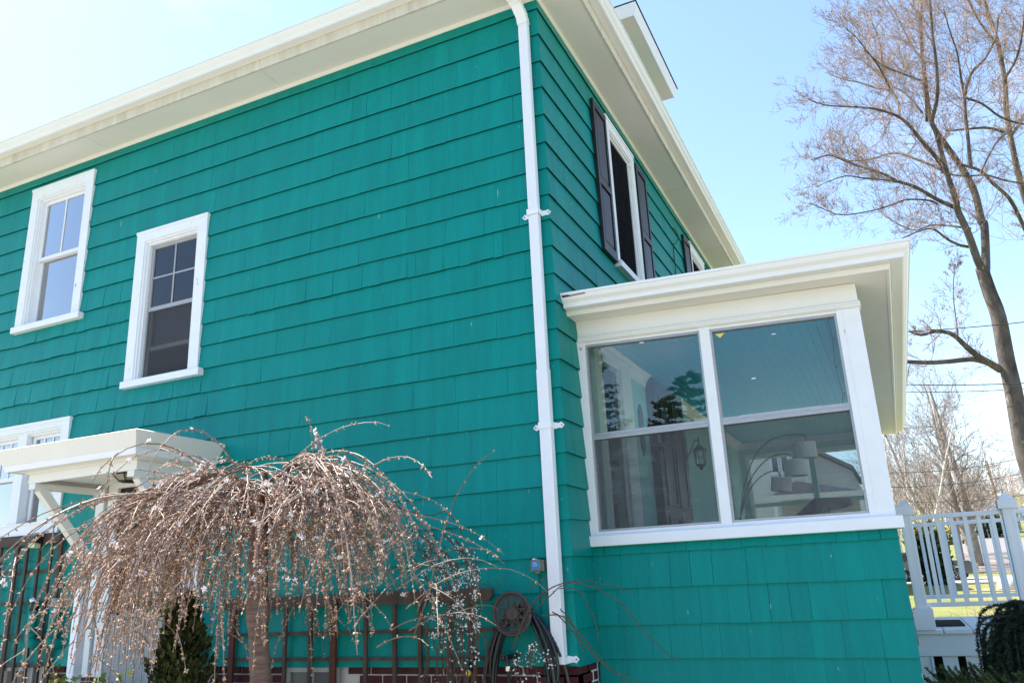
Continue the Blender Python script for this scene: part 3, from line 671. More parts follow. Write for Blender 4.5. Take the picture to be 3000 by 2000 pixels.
# wall lanterns
def lantern(loc, label):
    x, y, z = loc; o = empty('wall_lantern', (x, y, z), label, 'wall lantern', 'black wall lanterns inside the porch')
    m = MB(); m.prism([(x, y-.055, z-.16), (x, y, z-.24), (x, y+.055, z-.16), (x, y+.055, z+.2), (x, y, z+.26), (x, y-.055, z+.2)], [(x+.02, y-.055, z-.16), (x+.02, y, z-.24), (x+.02, y+.055, z-.16), (x+.02, y+.055, z+.2), (x+.02, y, z+.26), (x+.02, y-.055, z+.2)]); build(m, 'back_plate', BLACK, o)
    m = MB(); m.tube(smooth_path([(x+.02, y, z-.05), (x+.07, y, z+.02), (x+.12, y, z+.13), (x+.17, y, z+.13), (x+.17, y, z+.08)]), .008, 6); m.torus((x+.17, y, z+.14), .03, .005, 'x'); build(m, 'arm', BLACK, o)
    c = (x+.17, y, z-.08)
    m = MB(); m.lathe([(.02, .16), (.03, .15), (.075, .11), (.085, .10), (.085, .095)], c, 12)
    for k in range(8):
        a = k*PI/4; m.tube([(c[0]+.072*math.cos(a), c[1]+.072*math.sin(a), c[2]+.1), (c[0]+.06*math.cos(a), c[1]+.06*math.sin(a), c[2]-.06)], .004, 4)
    m.torus((c[0], c[1], c[2]+.02), .066, .004, 'z', n=16, m=4); m.lathe([(.062, -.06), (.062, -.075), (.03, -.09), (.012, -.13)], c, 12); build(m, 'cage', BLACK, o)
    m = MB(); m.lathe([(.05, -.06), (.058, .095)], c, 12, cap=False); build(m, 'glass', GLASS, o)
lantern((.012, 3.86, 2.98), 'black wall lantern on mint wall right of the dark brown door'); lantern((.012, 2.06, 2.98), 'black wall lantern left of the dark brown door')
# slanted dark board on a stand
o = empty('drafting_table', (1.5, 3., FZ), 'dark drafting table with a slanted top behind the lower right porch pane', 'drafting table')
m = MB(); m.prism([(1.18, 2.9, 2.10), (1.42, 2.9, 2.285), (1.74, 2.9, 2.27), (1.735, 2.9, 2.235), (1.62, 2.9, 2.20), (1.45, 2.9, 2.19)], [(1.18, 3.5, 2.10), (1.42, 3.5, 2.285), (1.74, 3.5, 2.27), (1.735, 3.5, 2.235), (1.62, 3.5, 2.20), (1.45, 3.5, 2.19)]); build(m, 'top', BLACK, o)
m = MB(); 
for y in (2.95, 3.45): m.bar((1.6, y, FZ), (1.6, y, 2.21), .04, .04); m.bar((1.3, y, FZ), (1.5, y, 2.2), .03, .03)
build(m, 'stand', BLACK, o)

# ================================================================ door with its hood
m = MB(); m.box(-4.787, -4.68, .0, .055, 1.0, 2.70, mS); m.box(-4.68, -3.52, .0, .03, 2.745, 2.76, mS); m.box(-4.70, -3.5, -.001, .054, 2.70, 2.744, mS); m.box(-3.52, -3.42, .0, .055, 1.0, 2.70, mS); dj = build(m, 'door_surround', CREAM, house)
m = MB(); m.box(-4.645, -4.52, -.02, .04, 1.0, 2.74, mS); m.box(-3.66, -3.53, -.02, .04, 1.0, 2.74, mS); m.box(-4.52, -3.66, -.02, .04, 2.66, 2.74, mS); m.box(-4.52, -3.66, -.12, -.05, 1.0, 2.66, mS); build(m, 'door_frame', CREAM, dj)
m = MB(); m.box(-4.518, -4.45, -.03, .01, 1.02, 2.655, mS); m.box(-3.73, -3.662, -.03, .01, 1.02, 2.655, mS); m.box(-4.45, -3.73, -.03, .01, 2.585, 2.655, mS); m.box(-4.45, -3.73, -.03, .01, 1.02, 1.45, mS); door = build(m, 'storm_door', mat('black_storm_door', (.015, .015, .017), .4), dj)
m = MB(); m.box(-4.45, -3.73, -.012, -.008, 1.45, 2.585, mS); build(m, 'pane', GLASS, door)
m = MB(); m.box(-4.6, -4.5, .0, .0, 0, 0)
hood = None
m = MB()
a, b, yb = -4.79, -3.458, .75           # box
m.box(a, b, yb-.03, yb, 2.665, 2.77, mS); m.box(a, a+.03, 0.02, yb-.03, 2.665, 2.77, mS); m.box(b-.03, b, .02, yb-.03, 2.665, 2.77, mS); m.box(a+.03, b-.03, .02, yb-.03, 2.705, 2.77, mS)
hood = build(m, 'door_hood', CREAM, house, label='cream flat-roofed hood over the side door')
def ring3(z, o): return [mS(a-o, .012, z), mS(a-o, yb+o, z), mS(b+o, yb+o, z), mS(b+o, .012, z)]
m = MB()
steps = [(2.742, .002), (2.744, .02), (2.752, .028), (2.758, .05), (2.764, .08), (2.766, .135)]
for (z0, o0), (z1, o1) in zip(steps, steps[1:]):
    A = ring3(z0, o0); B = ring3(z1, o1); m.add(A+B, [(i, i+1, 5+i, 4+i) for i in range(3)])
build(m, 'crown_moulding', CREAM, hood)
m = MB(); A = ring3(2.762, .135); B = ring3(2.812, .150); Bo = ring3(2.812, .138); 
m.add(A+B, [(i, i+1, 5+i, 4+i) for i in range(3)]); A2 = ring3(2.762, .128); m.add(A2+A, [(i, i+1, 5+i, 4+i) for i in range(3)]); build(m, 'metal_edge', WHITE, hood)
m = MB(); A = ring3(2.812, .148); B = ring3(2.93, .222); m.add(A+B, [(i, i+1, 5+i, 4+i) for i in range(3)]); Cc = ring3(2.938, .230); m.add(B+Cc, [(i, i+1, 5+i, 4+i) for i in range(3)]); D = ring3(2.952, .19); m.add(Cc+D, [(i, i+1, 5+i, 4+i) for i in range(3)]); E_ = ring3(2.985, -.1); m.add(D+E_, [(i, i+1, 5+i, 4+i) for i in range(3)]+[(4, 5, 6, 7)])
build(m, 'roof_edge', FASCIA if False else CREAM, hood, fix=True)
for x in (-4.735, -3.52):
    m = MB(); m.bar(mS(x, yb-.08, 2.62), mS(x, .04, 1.93), .07, .075); m.box(x-.04, x+.04, .03, yb-.0, 2.612, 2.6635, mS); build(m, 'bracket', CREAM, hood)
# flush ceiling light under the hood
o = empty('ceiling_light', (-3.93, -.42, 2.70), 'black hexagonal flush light under the door hood', 'porch light')
m = MB(); m.lathe([(.125, 0), (.13, -.012), (.08, -.062), (.075, -.068)], (-3.93, -.42, 2.704), 6, cap=True); build(m, 'glass', mat('frosted_glass', (.30, .30, .28), .3), o)
m = MB()
for k in range(6):
    a0, a1 = k*PI/3, (k+1)*PI/3; c = Vector((-3.93, -.42, 2.704))
    P = lambda r, h, a: c+Vector((r*math.cos(a), r*math.sin(a), h))
    m.tube([P(.132, -.008, a0), P(.132, -.008, a1)], .007, 4); m.tube([P(.08, -.066, a0), P(.08, -.066, a1)], .007, 4); m.tube([P(.132, -.01, a0), P(.08, -.066, a0)], .006, 4)
m.lathe([(.078, -.066), (.078, -.074)], (-3.93, -.42, 2.704), 6); build(m, 'frame', BLACK, o)
# stoop
m = MB(); m.box(-5.0, -3.2, -1.1, .0, -.1, .93); m.box(-5.0, -3.2, -1.4, -1.1, -.1, .62); m.box(-5.0, -3.2, -1.7, -1.4, -.1, .31)
tag(build(m, 'door_step', mat('grey_concrete', (.3, .29, .27), .85, var=.3, varscale=6)), 'grey concrete steps below the side door', 'steps')
# white post beside the step and grey weathered board panel
m = MB(); m.box(-4.21, -4.13, -.62, -.54, .93, 1.75); m.box(-4.22, -4.12, -.63, -.53, 1.75, 1.77)
tag(build(m, 'handrail_post', WHITEW, bevel=.004), 'white wooden post beside the side door step behind the cherry twigs', 'post')
o = empty('board_screen', (-3.75, -.42, .93), 'weathered grey board screen with wavy top before the side door', 'screen')
x = -4.02
while x < -3.42:
    m = MB(); m.tint = RND.random(); m.box(x+.003, x+.087, -.43, -.41, .5, 1.50); build(m, 'board', GREYWOOD, o); x += .09
m = MB(); pts = smooth_path([(-4.05, -.44, 1.49), (-3.95, -.45, 1.515), (-3.85, -.45, 1.50), (-3.75, -.45, 1.535), (-3.6, -.45, 1.54), (-3.42, -.45, 1.52)]); m.tube(pts, .028, 6); build(m, 'top_rail', GREYWOOD, o)

# ================================================================ basement windows
for a, b, lab in ((-5.98, -5.46, 'left'), (-2.47, -1.95, 'right')):
    m = MB(); m.box(a, a+.05, -.0, .02, .55, 1.078, mS); m.box(b-.05, b, -.0, .02, .55, 1.078, mS); m.box(a+.05, b-.05, -.0, .02, 1.045, 1.078, mS); m.box((a+b)/2-.02, (a+b)/2+.02, .0, .018, .55, 1.045, mS)
    w = build(m, 'basement_window', GREYWOOD, house)  # white frames coloured grey to paint in the shade behind the trellis
    m = MB(); m.box(a+.05, b-.05, .002, .006, .55, 1.045, mS); build(m, 'pane', mat('dusty_glass', (.12, .12, .12), .25, .6), w)

# ================================================================ trellises
def trellis(x0, x1, cap, ztop, zbot, xs, zs, label, mats):
    o = empty('trellis', ((x0+x1)/2, -.05, zbot), label, 'trellis', 'wooden trellises on the side wall')
    for a, b in cap:
        m = MB(); c = .03
        m.prism([(a, -.075, ztop), (a, -.075, ztop-.05), (a+c, -.075, ztop-.088), (b-c, -.075, ztop-.088), (b, -.075, ztop-.05), (b, -.075, ztop)], [(a, -.045, ztop), (a, -.045, ztop-.05), (a+c, -.045, ztop-.088), (b-c, -.045, ztop-.088), (b, -.045, ztop-.05), (b, -.045, ztop)]); build(m, 'top_board', mats[0], o)
    for k, (x, w) in enumerate(xs):
        m = MB(); m.tint = RND.random(); m.box(x-w/2, x+w/2, -.062, -.04, zbot+RND.uniform(0, .02), ztop-.03); build(m, 'slat', mats[1] if w < .05 else mats[2], o)
    for z in zs:
        m = MB(); m.box(x0+.02, x1-.02, -.04, -.026, z-.012, z+.012); build(m, 'crossbar', mats[0], o)
    return o
tl = trellis(-7.0, -5.2, [(-7.0, -6.45), (-6.445, -5.83), (-5.825, -5.205)], 2.292, .35, [(-6.95, .05), (-6.75, .028), (-6.55, .028), (-6.30, .028), (-6.1, .028), (-5.86, .052), (-5.70, .028), (-5.52, .028), (-5.35, .028), (-5.22, .052)], [1.95, 1.66, 1.36, 1.1], 'dark brown trellis with a notched top board under the twin window', (DARKWOOD, DARKWOOD, DARKWOOD))
trellis(-3.1, -.58, [(-3.1, -1.95), (-1.93, -1.1), (-1.07, -.585)], 1.612, .3, [(-3.0, .05), (-2.72, .03), (-2.45, .03), (-2.2, .03), (-1.98, .055), (-1.68, .03), (-1.42, .03), (-1.2, .03), (-.95, .03), (-.78, .028)], [1.33, 1.14, .9], 'grey brown trellis on the wall behind the weeping cherry', (DARKWOOD, DARKWOOD, REDWOOD))
# black solar light on left trellis
o = empty('solar_light', (-5.52, -.09, 2.18), 'small black wedge shaped solar light on the left trellis top board', 'solar light')
m = MB(); m.prism([(-5.575, -.075, 2.20), (-5.575, -.16, 2.215), (-5.575, -.175, 2.275), (-5.575, -.075, 2.315)], [(-5.445, -.075, 2.20), (-5.445, -.16, 2.215), (-5.445, -.175, 2.275), (-5.445, -.075, 2.315)]); build(m, 'body', BLACK, o)
m = MB(); m.prism([(-5.555, -.09, 2.165), (-5.555, -.15, 2.17), (-5.555, -.155, 2.214), (-5.555, -.09, 2.205)], [(-5.465, -.09, 2.165), (-5.465, -.15, 2.17), (-5.465, -.155, 2.214), (-5.465, -.09, 2.205)]); build(m, 'lens', mat('pale_yellow_lens', (.6, .6, .38), .4), o)
# green painted pipes (vents)
def pipe(x, zt, zb, cap, label):
    o = empty('vent_pipe', (x, -.1, zb), label, 'pipe', 'teal vent pipes')
    m = MB(); m.tube([(x, -.095, zt), (x, -.095, zb+.06)], .042, 14); m.tube(smooth_path([(x, -.095, zb+.07), (x, -.093, zb+.03), (x+.02, -.07, zb), (x+.03, -.01, zb-.005)]), .05, 14); m.tube([(x, -.095, zb+.10), (x, -.095, zb+.05)], .05, 14); build(m, 'pipe', TEAL, o, smooth=True)
    m = MB(); m.tube([(x, -.095, zt+.07), (x, -.095, zt-.01)], [.036, .046] , 12); build(m, 'collar', cap, o, smooth=True)
    if cap is not GREYWOOD:
        m = MB(); m.tube([(x-.02, -.11, zt+.10), (x+.0, -.095, zt+.06)], [.03, .036], 10); build(m, 'tip', STEEL, o, smooth=True)
pipe(-5.44, 1.60, 1.29, RUBBER, 'teal vent pipe with a black collar and steel tip behind the trellis'); pipe(-5.145, 1.62, 1.29, GREYWOOD, 'teal vent pipe with a plain grey collar right of the trellis')

# ================================================================ hose reel, hose, socket
o = empty('hose_hanger', (-.395, -.08, 1.438), 'brown ornate round cast iron hose hanger on the teal wall', 'hose hanger')
c = (-.395, -.165, 1.438); R = .147
m = MB(); m.torus(c, R-.008, .011, 'y', n=40, m=8); m.torus((c[0], c[1]+.004, c[2]), R-.024, .006, 'y', n=40, m=6); build(m, 'rim', IRON, o, smooth=True)
m = MB(); m.lathe([(.046, .008), (.046, -.002), (.040, -.006), (.036, -.006), (.034, -.003), (.012, -.003), (.01, -.008), (.002, -.009)], c, 28, 'y'); build(m, 'boss', IRON, o)
m = MB()
for k in range(10):
    a = k*2*PI/10
    def P(r, t, dy=0): return (c[0]+r*math.cos(a+t), c[1]+dy, c[2]+r*math.sin(a+t))
    for s in (-1, 1):
        m.tube(smooth_path([P(.046, 0), P(.062, .10*s), P(.085, .27*s), P(.103, .22*s), P(.104, .08*s), P(.092, .06*s), P(.088, .14*s)], 3), .0042, 5)
    m.tube([P(.046, .31), P(.09, .31), P(.126, .31)], [.004, .006, .004], 5); m.tube(smooth_path([P(.10, .20), P(.118, .14), P(.126, 0), P(.118, -.14), P(.10, -.20)], 3), .0036, 5)
    m.lathe([(.006, 0), (.005, -.006), (.001, -.008)], P(.112, 0), 6, 'y')
build(m, 'scrollwork', IRON, o)
m = MB(); m.lathe([(.02, 0), (.02, .14)], (c[0], c[1]+.01, c[2]-.01), 12, 'y'); m.prism([(c[0]-.06, -.02, 1.36), (c[0]+.06, -.02, 1.36), (c[0]+.06, -.02, 1.5), (c[0]-.06, -.02, 1.5)], [(c[0]-.06, -.035, 1.36), (c[0]+.06, -.035, 1.36), (c[0]+.06, -.035, 1.5), (c[0]-.06, -.035, 1.5)]); m.torus((c[0], c[1]+.05, c[2]-.03), .08, .008, 'y', a0=0, a1=PI, n=14); build(m, 'bracket', IRON, o)
o = empty('garden_hose', (-.38, -.1, .7), 'black garden hose looped over the round hanger', 'hose')
m = MB(); rh = random.Random(4)
for k in range(8):
    w = .275+rh.uniform(-.085, .05); h = .74+rh.uniform(-.14, .12); y = -.055-.012*k+rh.uniform(-.004, .004); cx = c[0]+.03+rh.uniform(-.035, .03); zt = 1.475+rh.uniform(-.02, .02)
    pts = []
    for i in range(29):
        t = 2*PI*i/28; x = cx+w*math.sin(t-.30*math.sin(t)); z = zt-h*(1-math.cos(t))/2
        pts.append((x, y+.006*math.sin(t*2+k), z))
    m.tube(pts, .0125, 8, cap=False)
build(m, 'loop', RUBBER, o, smooth=True)
m = MB(); m.tube([(-.69, -.13, 1.215), (-.735, -.15, 1.11)], .016, 10); m.tube([(-.735, -.15, 1.11), (-.76, -.155, 1.02), (-.765, -.16, .97)], [.022, .024, .03], 10); build(m, 'nozzle', RUBBER, o, smooth=True)
m = MB(); m.lathe([(.02, .0), (.022, -.02), (.012, -.028)], (-.735, -.175, 1.06), 10, 'y'); build(m, 'knob', mat('yellow_plastic', (.75, .42, .03), .4), o)
o = empty('water_tap', (-.47, -.1, 1.13), 'dark garden tap with a ribbed steel hose below the round hanger', 'tap')
m = MB(); m.tube([(-.43, -.01, 1.155), (-.46, -.1, 1.155), (-.475, -.14, 1.15)], .016, 8); m.torus((-.475, -.155, 1.155), .024, .008, 'y', n=14); m.lathe([(.012, .01), (.012, -.012)], (-.475, -.155, 1.155), 8, 'y'); m.tube([(-.46, -.13, 1.15), (-.455, -.135, 1.10)], .014, 8); build(m, 'valve', RUBBER, o)
m = MB(); m.lathe([(.02, .0), (.02, -.03), (.015, -.034)], (-.453, -.135, 1.10), 12); build(m, 'coupling', STEEL, o)
m = MB(); m.lathe([((.0145 if i % 2 else .0115), -.034-i*.011) for i in range(36)], (-.453, -.135, 1.10), 10); build(m, 'ribbed_hose', RUBBER, o)
o = empty('electrical_box', (-.235, -.03, 1.71), 'small weathered outdoor socket box with a blue label beside the downspout', 'socket box')
OLDB = mat('grimy_box_paint', (.22, .24, .19), .6, var=.5, varscale=30)
m = MB(); m.box(-.285, -.18, -.062, -.015, 1.71, 1.785); m.box(-.27, -.20, -.072, -.062, 1.715, 1.79); m.box(-.25, -.215, -.066, -.02, 1.695, 1.71); build(m, 'case', OLDB, o, bevel=.003)
BL = mat('blue_label', (.03, .20, .48), .5); m = MB(); m.box(-.268, -.213, -.0745, -.073, 1.725, 1.778); lb = build(m, 'label', BL, o)
m = MB(); m.box(-.258, -.228, -.0755, -.0748, 1.766, 1.7685); m.box(-.260, -.225, -.0755, -.0748, 1.755, 1.757); m.box(-.262, -.222, -.0755, -.0748, 1.746, 1.748); build(m, 'print', PAPER, lb)
m = MB(); m.box(-.262, -.24, -.07, -.03, 1.79, 1.797); build(m, 'drip_cap', PAPER, o)
m = MB(); m.tube([(-.232, -.03, 1.695), (-.235, -.028, 1.5), (-.225, -.03, 1.2), (-.23, -.03, 1.0)], .003, 5); build(m, 'cable', TEALCORE, o)
# loose wire on the upper front wall
m = MB(); m.tube(smooth_path([mF(4.35, .03, 6.02), mF(4.42, .06, 6.03), mF(4.52, .08, 5.96), mF(4.50, .05, 5.86), mF(4.40, .03, 5.78), mF(4.38, .028, 5.5), mF(4.36, .026, 5.1), mF(4.35, .024, 4.4)]), .006, 5)
tag(build(m, 'wire', WIRE), 'loose thin wire hooking down the upper front wall beside shutter', 'wire')
# ================================================================ ground and street
def terrain(x, y):
    if y < 6: z = 0
    elif y < 28: z = .58*(y-6)/22
    elif y < 47: z = .58
    elif y < 52: z = .58+.16*(y-47)/5
    elif y < 75: z = .74+1.3*(y-52)/23
    elif y < 150: z = 2.04+3.6*(y-75)/75
    else: z = 5.64+.075*(y-150)
    return min(z, 60)
ys = [-60, -40, -25, -15, -8, -3, 0, 3, 6, 12, 20, 28, 36, 47, 52, 60, 68, 75, 90, 110, 130, 150, 200, 300, 450, 700]
ys = [-900, -300]+ys+[1200, 2000]
xs_ = [-900, -400, -200, -100, -60, -30, -15, -5, 0, 3, 8, 15, 30, 60, 100, 200, 400, 900]
m = MB(); m.v = [(x, y, terrain(x, y)) for y in ys for x in xs_]; n = len(xs_)
m.f = [(j*n+i, j*n+i+1, (j+1)*n+i+1, (j+1)*n+i) for j in range(len(ys)-1) for i in range(n-1)]; m.t = [.5]*len(m.f)
LAWN = mat('spring_lawn', (.105, .135, .030), .9, .2, col2=(.22, .20, .075), varscale=.9, bump=(18, .6, V1))
tag(build(m, 'ground', LAWN, origin=(0, 0, 0), fix=False), None, None, None, 'structure')
def ghit(px, py):
    d = ray(px, py); t = 3.0
    while t < 900:
        p = CAM+d*t
        if p.z <= terrain(p.x, p.y): break
        t *= 1.004
    return p
def patch(name, quad, matl, lift, kind='structure', n=14):
    c = [ghit(*q) for q in quad]; m = MB()
    for j in range(n+1):
        for i in range(n+1):
            s, t = i/n, j/n; p = (c[0]*(1-s)+c[1]*s)*(1-t)+(c[3]*(1-s)+c[2]*s)*t
            m.v.append((p.x, p.y, terrain(p.x, p.y)+lift))
    m.f = [(j*(n+1)+i, j*(n+1)+i+1, (j+1)*(n+1)+i+1, (j+1)*(n+1)+i) for j in range(n) for i in range(n)]; m.t = [.5]*len(m.f)
    o = build(m, name, matl, fix=True); tag(o, kind=kind); return o
ASPH = mat('sunlit_asphalt', (.20, .19, .185), .85, .2, var=.2, varscale=2, bump=(30, .2, V1)); PINK = mat('worn_driveway', (.24, .20, .18), .85, .2, var=.25, varscale=3); CONC = mat('pale_pavement', (.42, .41, .39), .8, .2, var=.1, varscale=4)
DRY = mat('dry_grass', (.30, .24, .12), .9, .2, var=.3, varscale=3)
K = lambda x, y: (2600+x*400/1568, 1400+y*400/1568)
patch('pavement', [K(-100, 1215), K(1900, 1190), K(1900, 1128), K(-100, 1152)], CONC, .03)
patch('driveway', [K(850, 1085), K(1800, 1095), K(1250, 880), K(790, 880)], PINK, .03)
patch('street', [K(780, 870), K(1900, 960), K(1900, 720), K(800, 650)], ASPH, .035)
patch('street', [K(560, 760), K(820, 700), K(820, 655), K(560, 690)], ASPH, .04)
patch('dry_lawn_patch', [K(900, 1305), K(1500, 1300), K(1450, 1262), K(980, 1270)], DRY, .02)
m = MB(); m.box(-30, 30, -13, -2.3, -.2, .03); m.box(4.7, 9.5, -2.3, 14.5, -.2, .25); tag(build(m, 'driveway', mat('added_bounce_concrete', (.34, .32, .30), .85, .2, var=.2, varscale=2)), kind='structure')  # unseen pale paving, added to bounce sunlight onto walls and eaves
# ================================================================ landing with white railing
DY0, DY1, DZ, DX0, DX1 = 3.40, 5.30, 1.048, 2.092, 4.6
deck = empty('porch_landing', (DX0, DY0, 0), 'white painted wooden landing with boarded skirt beside the glazed porch', 'landing')
m = MB(); m.box(DX0, DX1, DY0-.02, DY0+.03, DZ-.23, DZ-.035); build(m, 'fascia_board', DECKW, deck, bevel=.003)
y = DY0-.06; x = DX0
while x < DX1:
    m = MB(); m.box(x+.004, x+.236, DY0-.06, DY1+.06, DZ-.034, DZ); build(m, 'deck_board', DECKW, deck); x += .24
m = MB(); m.box(DX0, DX0+.095, DY0-.01, DY0+.02, .15, DZ-.233); m.box(DX0+.095, DX0+.115, DY0-.022, DY0-.011, .15, DZ-.233); build(m, 'skirt_board', DECKW, deck)
x = DX0+.19
while x < DX1:
    m = MB(); m.box(x, x+.125, DY0, DY0+.018, .15, DZ-.232); build(m, 'skirt_board', DECKW, deck); x += .19
m = MB(); m.box(DX0, DX1, DY0+.6, DY0+.65, 0.05, DZ-.05); build(m, 'shade_backing', mat('under_landing_shade', (.02, .02, .02), .9), deck)  # near-black sheet painted as the shade behind the skirt gaps
def railing(y, x0, x1, post_first, label, bal):
    r = empty('railing', (x0, y, DZ), label, 'railing', 'white railings of the landing')
    def post(x, w=.104):
        m = MB(); m.box(x-w/2, x+w/2, y-w/2, y+w/2, DZ+.19, DZ+1.10); p = build(m, 'post', WHITE, r, bevel=.004)
        m = MB(); m.box(x-w/2+.018, x-w/2+.024, y-w/2-.002, y-w/2+.001, DZ+.2, DZ+1.04); m.box(x+w/2-.024, x+w/2-.018, y-w/2-.002, y-w/2+.001, DZ+.2, DZ+1.04); build(m, 'post_bead', WHITE, p)
        m = MB(); k = .088; m.box(x-k, x+k, y-k, y+k, DZ, DZ+.185); m.box(x-k+.012, x+k-.012, y-k+.012, y+k-.012, DZ+.185, DZ+.196); build(m, 'base', WHITE, p, bevel=.003)
        m = MB(); k = .078; m.box(x-k, x+k, y-k, y+k, DZ+1.045, DZ+1.125)
        for (k0, z0, k1, z1) in ((.062, 1.125, .05, 1.15), (.05, 1.15, .012, 1.188)):
            m.prism([(x-k0, y-k0, DZ+z0), (x+k0, y-k0, DZ+z0), (x+k0, y+k0, DZ+z0), (x-k0, y+k0, DZ+z0)], [(x-k1, y-k1, DZ+z1), (x+k1, y-k1, DZ+z1), (x+k1, y+k1, DZ+z1), (x-k1, y+k1, DZ+z1)])
        build(m, 'cap', WHITE, p)
    if post_first: post(x0-.052)
    post(x1+.052)
    pr = [(-.03, 1.0), (.03, 1.0), (.034, 1.022), (.02, 1.04), (-.02, 1.04), (-.034, 1.022)]
    m = MB(); m.prism([(x0, y+a, DZ+b) for a, b in pr], [(x1, y+a, DZ+b) for a, b in pr]); build(m, 'top_rail', WHITE, r)
    m = MB(); m.box(x0, x1, y-.022, y+.022, DZ+.198, DZ+.238); build(m, 'bottom_rail', WHITE, r, bevel=.004)
    for x in bal:
        m = MB(); m.box(x-.018, x+.018, y-.018, y+.018, DZ+.238, DZ+1.0); build(m, 'baluster', WHITE, r)
    return r
railing(DY0, 2.238, 2.996, True, 'nearer white railing of the landing with a capped post against the porch', [2.343, 2.458, 2.572, 2.686, 2.799, 2.912])
railing(DY0, 3.10, 4.30, False, 'railing section past the second post at the picture edge', [3.2+.114*i for i in range(10)])
railing(DY1, 2.20, 3.40, False, 'farther white railing of the landing seen through the nearer one', [2.334+.1215*i for i in range(9)])
m = MB(); a = at(2, DZ, 2735, 1834); b = at(2, DZ, 2825, 1830); m.box(a.x, b.x, DY0+.35, DY0+1.15, DZ+.001, DZ+.016)
tag(build(m, 'door_mat', mat('brown_doormat', (.06, .05, .042), .95, .1, var=.4, varscale=40, bump=(200, .5, V1))), 'dark brown doormat on the white landing boards', 'doormat')

# ================================================================ trees
BARK = mat('grey_maple_bark', (.15, .125, .11), .9, .15, col2=(.045, .038, .034), varscale=6, stretch=(1, 1, .35), bump=(7, 1.0, (1, 1, .3)), spots=((.20, .21, .11), 7, .66, (1, 1, .5)))
TWIG = mat('mauve_twig_bark', (.31, .22, .18), .85, .15)
BUD = mat('maple_buds', (.24, .15, .10), .8, .2, tint=.5, col2=(.26, .21, .09), varscale=3)
PALEBARK = mat('pale_bark', (.33, .275, .24), .9, .15, var=.4, varscale=4)
BIRCH = mat('white_birch_bark', (.62, .58, .54), .8, .2, spots=((.05, .045, .04), 8, .66, (.6, .6, 3)))
def octa(m, c, d, r, l):
    d = Vector(d).normalized(); a = d.orthogonal().normalized(); b = d.cross(a); c = Vector(c)
    m.add([c, c+d*l, c+d*l*.4+a*r, c+d*l*.4+b*r, c+d*l*.4-a*r, c+d*l*.4-b*r], [(0,3,2),(0,4,3),(0,5,4),(0,2,5),(1,2,3),(1,3,4),(1,4,5),(1,5,2)])
def rvec(r): 
    while True:
        v = Vector((r.uniform(-1, 1), r.uniform(-1, 1), r.uniform(-1, 1)))
        if .05 < v.length < 1: return v.normalized()
def sprout(tw, bd, p, d, L, rad, rng, lvl, up=.25, wig=.22, nb=4, budr=.02, sides=3, fork=3, budp=.6):
    n = max(3, int(L/.22)) if lvl else 4; n = min(n, 8); pts = [p.copy()]; q = p.copy(); d = d.normalized()
    for i in range(n):
        d = (d+rvec(rng)*wig+Vector((0, 0, up*.18))).normalized(); q = q+d*(L/n); pts.append(q.copy())
    tw.tube(pts, [max(.0028, rad*(1-.7*i/n)) for i in range(n+1)], sides, cap=False)
    if lvl == 0:
        if bd is not None:
            for i in range(1, n+1):
                if rng.random() < budp: bd.tint = rng.random(); octa(bd, pts[i], d+rvec(rng)*.9, budr*rng.uniform(.5, 1.1), budr*rng.uniform(1.4, 3.))
        return
    for k in range(fork+rng.randint(0, 2)):
        i = rng.randint(1, n); dd = (pts[i]-pts[i-1]).normalized()
        s = (dd+rvec(rng)*.8).normalized()
        sprout(tw, bd, pts[i], s, L*rng.uniform(.38, .65), rad*.6, rng, lvl-1, up, wig, nb, budr, sides, fork, budp)
rt = random.Random(21)
E_ = lambda x, y: (2300+x*.29787, 600+y*.29787)
F_ = lambda x, y: (2300+x*.44643, y*.44643)
TY = 18.0
big = empty('bare_maple', (0, 0, 0), 'big bare maple leaning left over the porch, fine budding twigs, forked grey trunk', 'tree')
big.location = (6.2, TY, terrain(6, TY)); ORIG[big.name] = Vector(big.location)
def limb(px, w0, w1, d0, d1, twn, twL, lvl=2, mb=None, sides=8, twr=None):
    n = len(px); pts = [at(1, TY+d0+(d1-d0)*i/(n-1), *p) for i, p in enumerate(px)]
    pts = smooth_path(pts, 4); k = len(pts)
    rad = [(w0+(w1-w0)*i/(k-1))*.82/2/FPX*(pts[i]-CAM).length for i in range(k)]
    (mb or LIMB).tube(pts, rad, sides, cap=True)
    for _ in range(int(twn*.95)):
        t = rt.random()**.75; i = min(k-2, int(t*(k-1))); p = pts[i].lerp(pts[i+1], rt.random())
        d = (pts[i+1]-pts[i]).normalized()
        s = (d*.5+rvec(rt)*.85+Vector((-.15, 0, .3))).normalized()
        sprout(TWG, BUDS, p, s, twL*.92*(1.05-.55*t)*rt.uniform(.5, 1.15), min(.017, rad[i]*.45)*(.75), rt, lvl, up=.5, wig=.3, budr=.0115, fork=4, budp=.42)
TRK = MB(); LIMB = MB(); TWG = MB(); BUDS = MB()
limb([(3180, 1990), (3095, 1640), (3035, 1430), (2999, 1310), (2972, 1160), (2950, 1060), (2925, 928), (2898, 853), (2876, 785)], 62, 36, 0, 0, 0, 1, mb=TRK, sides=14)
limb([E_(1960, 660), E_(1900, 560), E_(1800, 280), E_(1700, 60), F_(1120, 1310), F_(1050, 1100), F_(1000, 900), F_(960, 800)], 25, 12, 0, -1.2, 16, 1.6)
limb([E_(1970, 660), E_(1975, 560), E_(1960, 200), F_(1290, 1450), F_(1240, 1250), F_(1150, 1090), F_(1040, 930), F_(960, 800), F_(930, 620), F_(905, 400), F_(890, 200), F_(895, 50), F_(900, -120)], 26, 6, 0, 1.5, 50, 1.9)
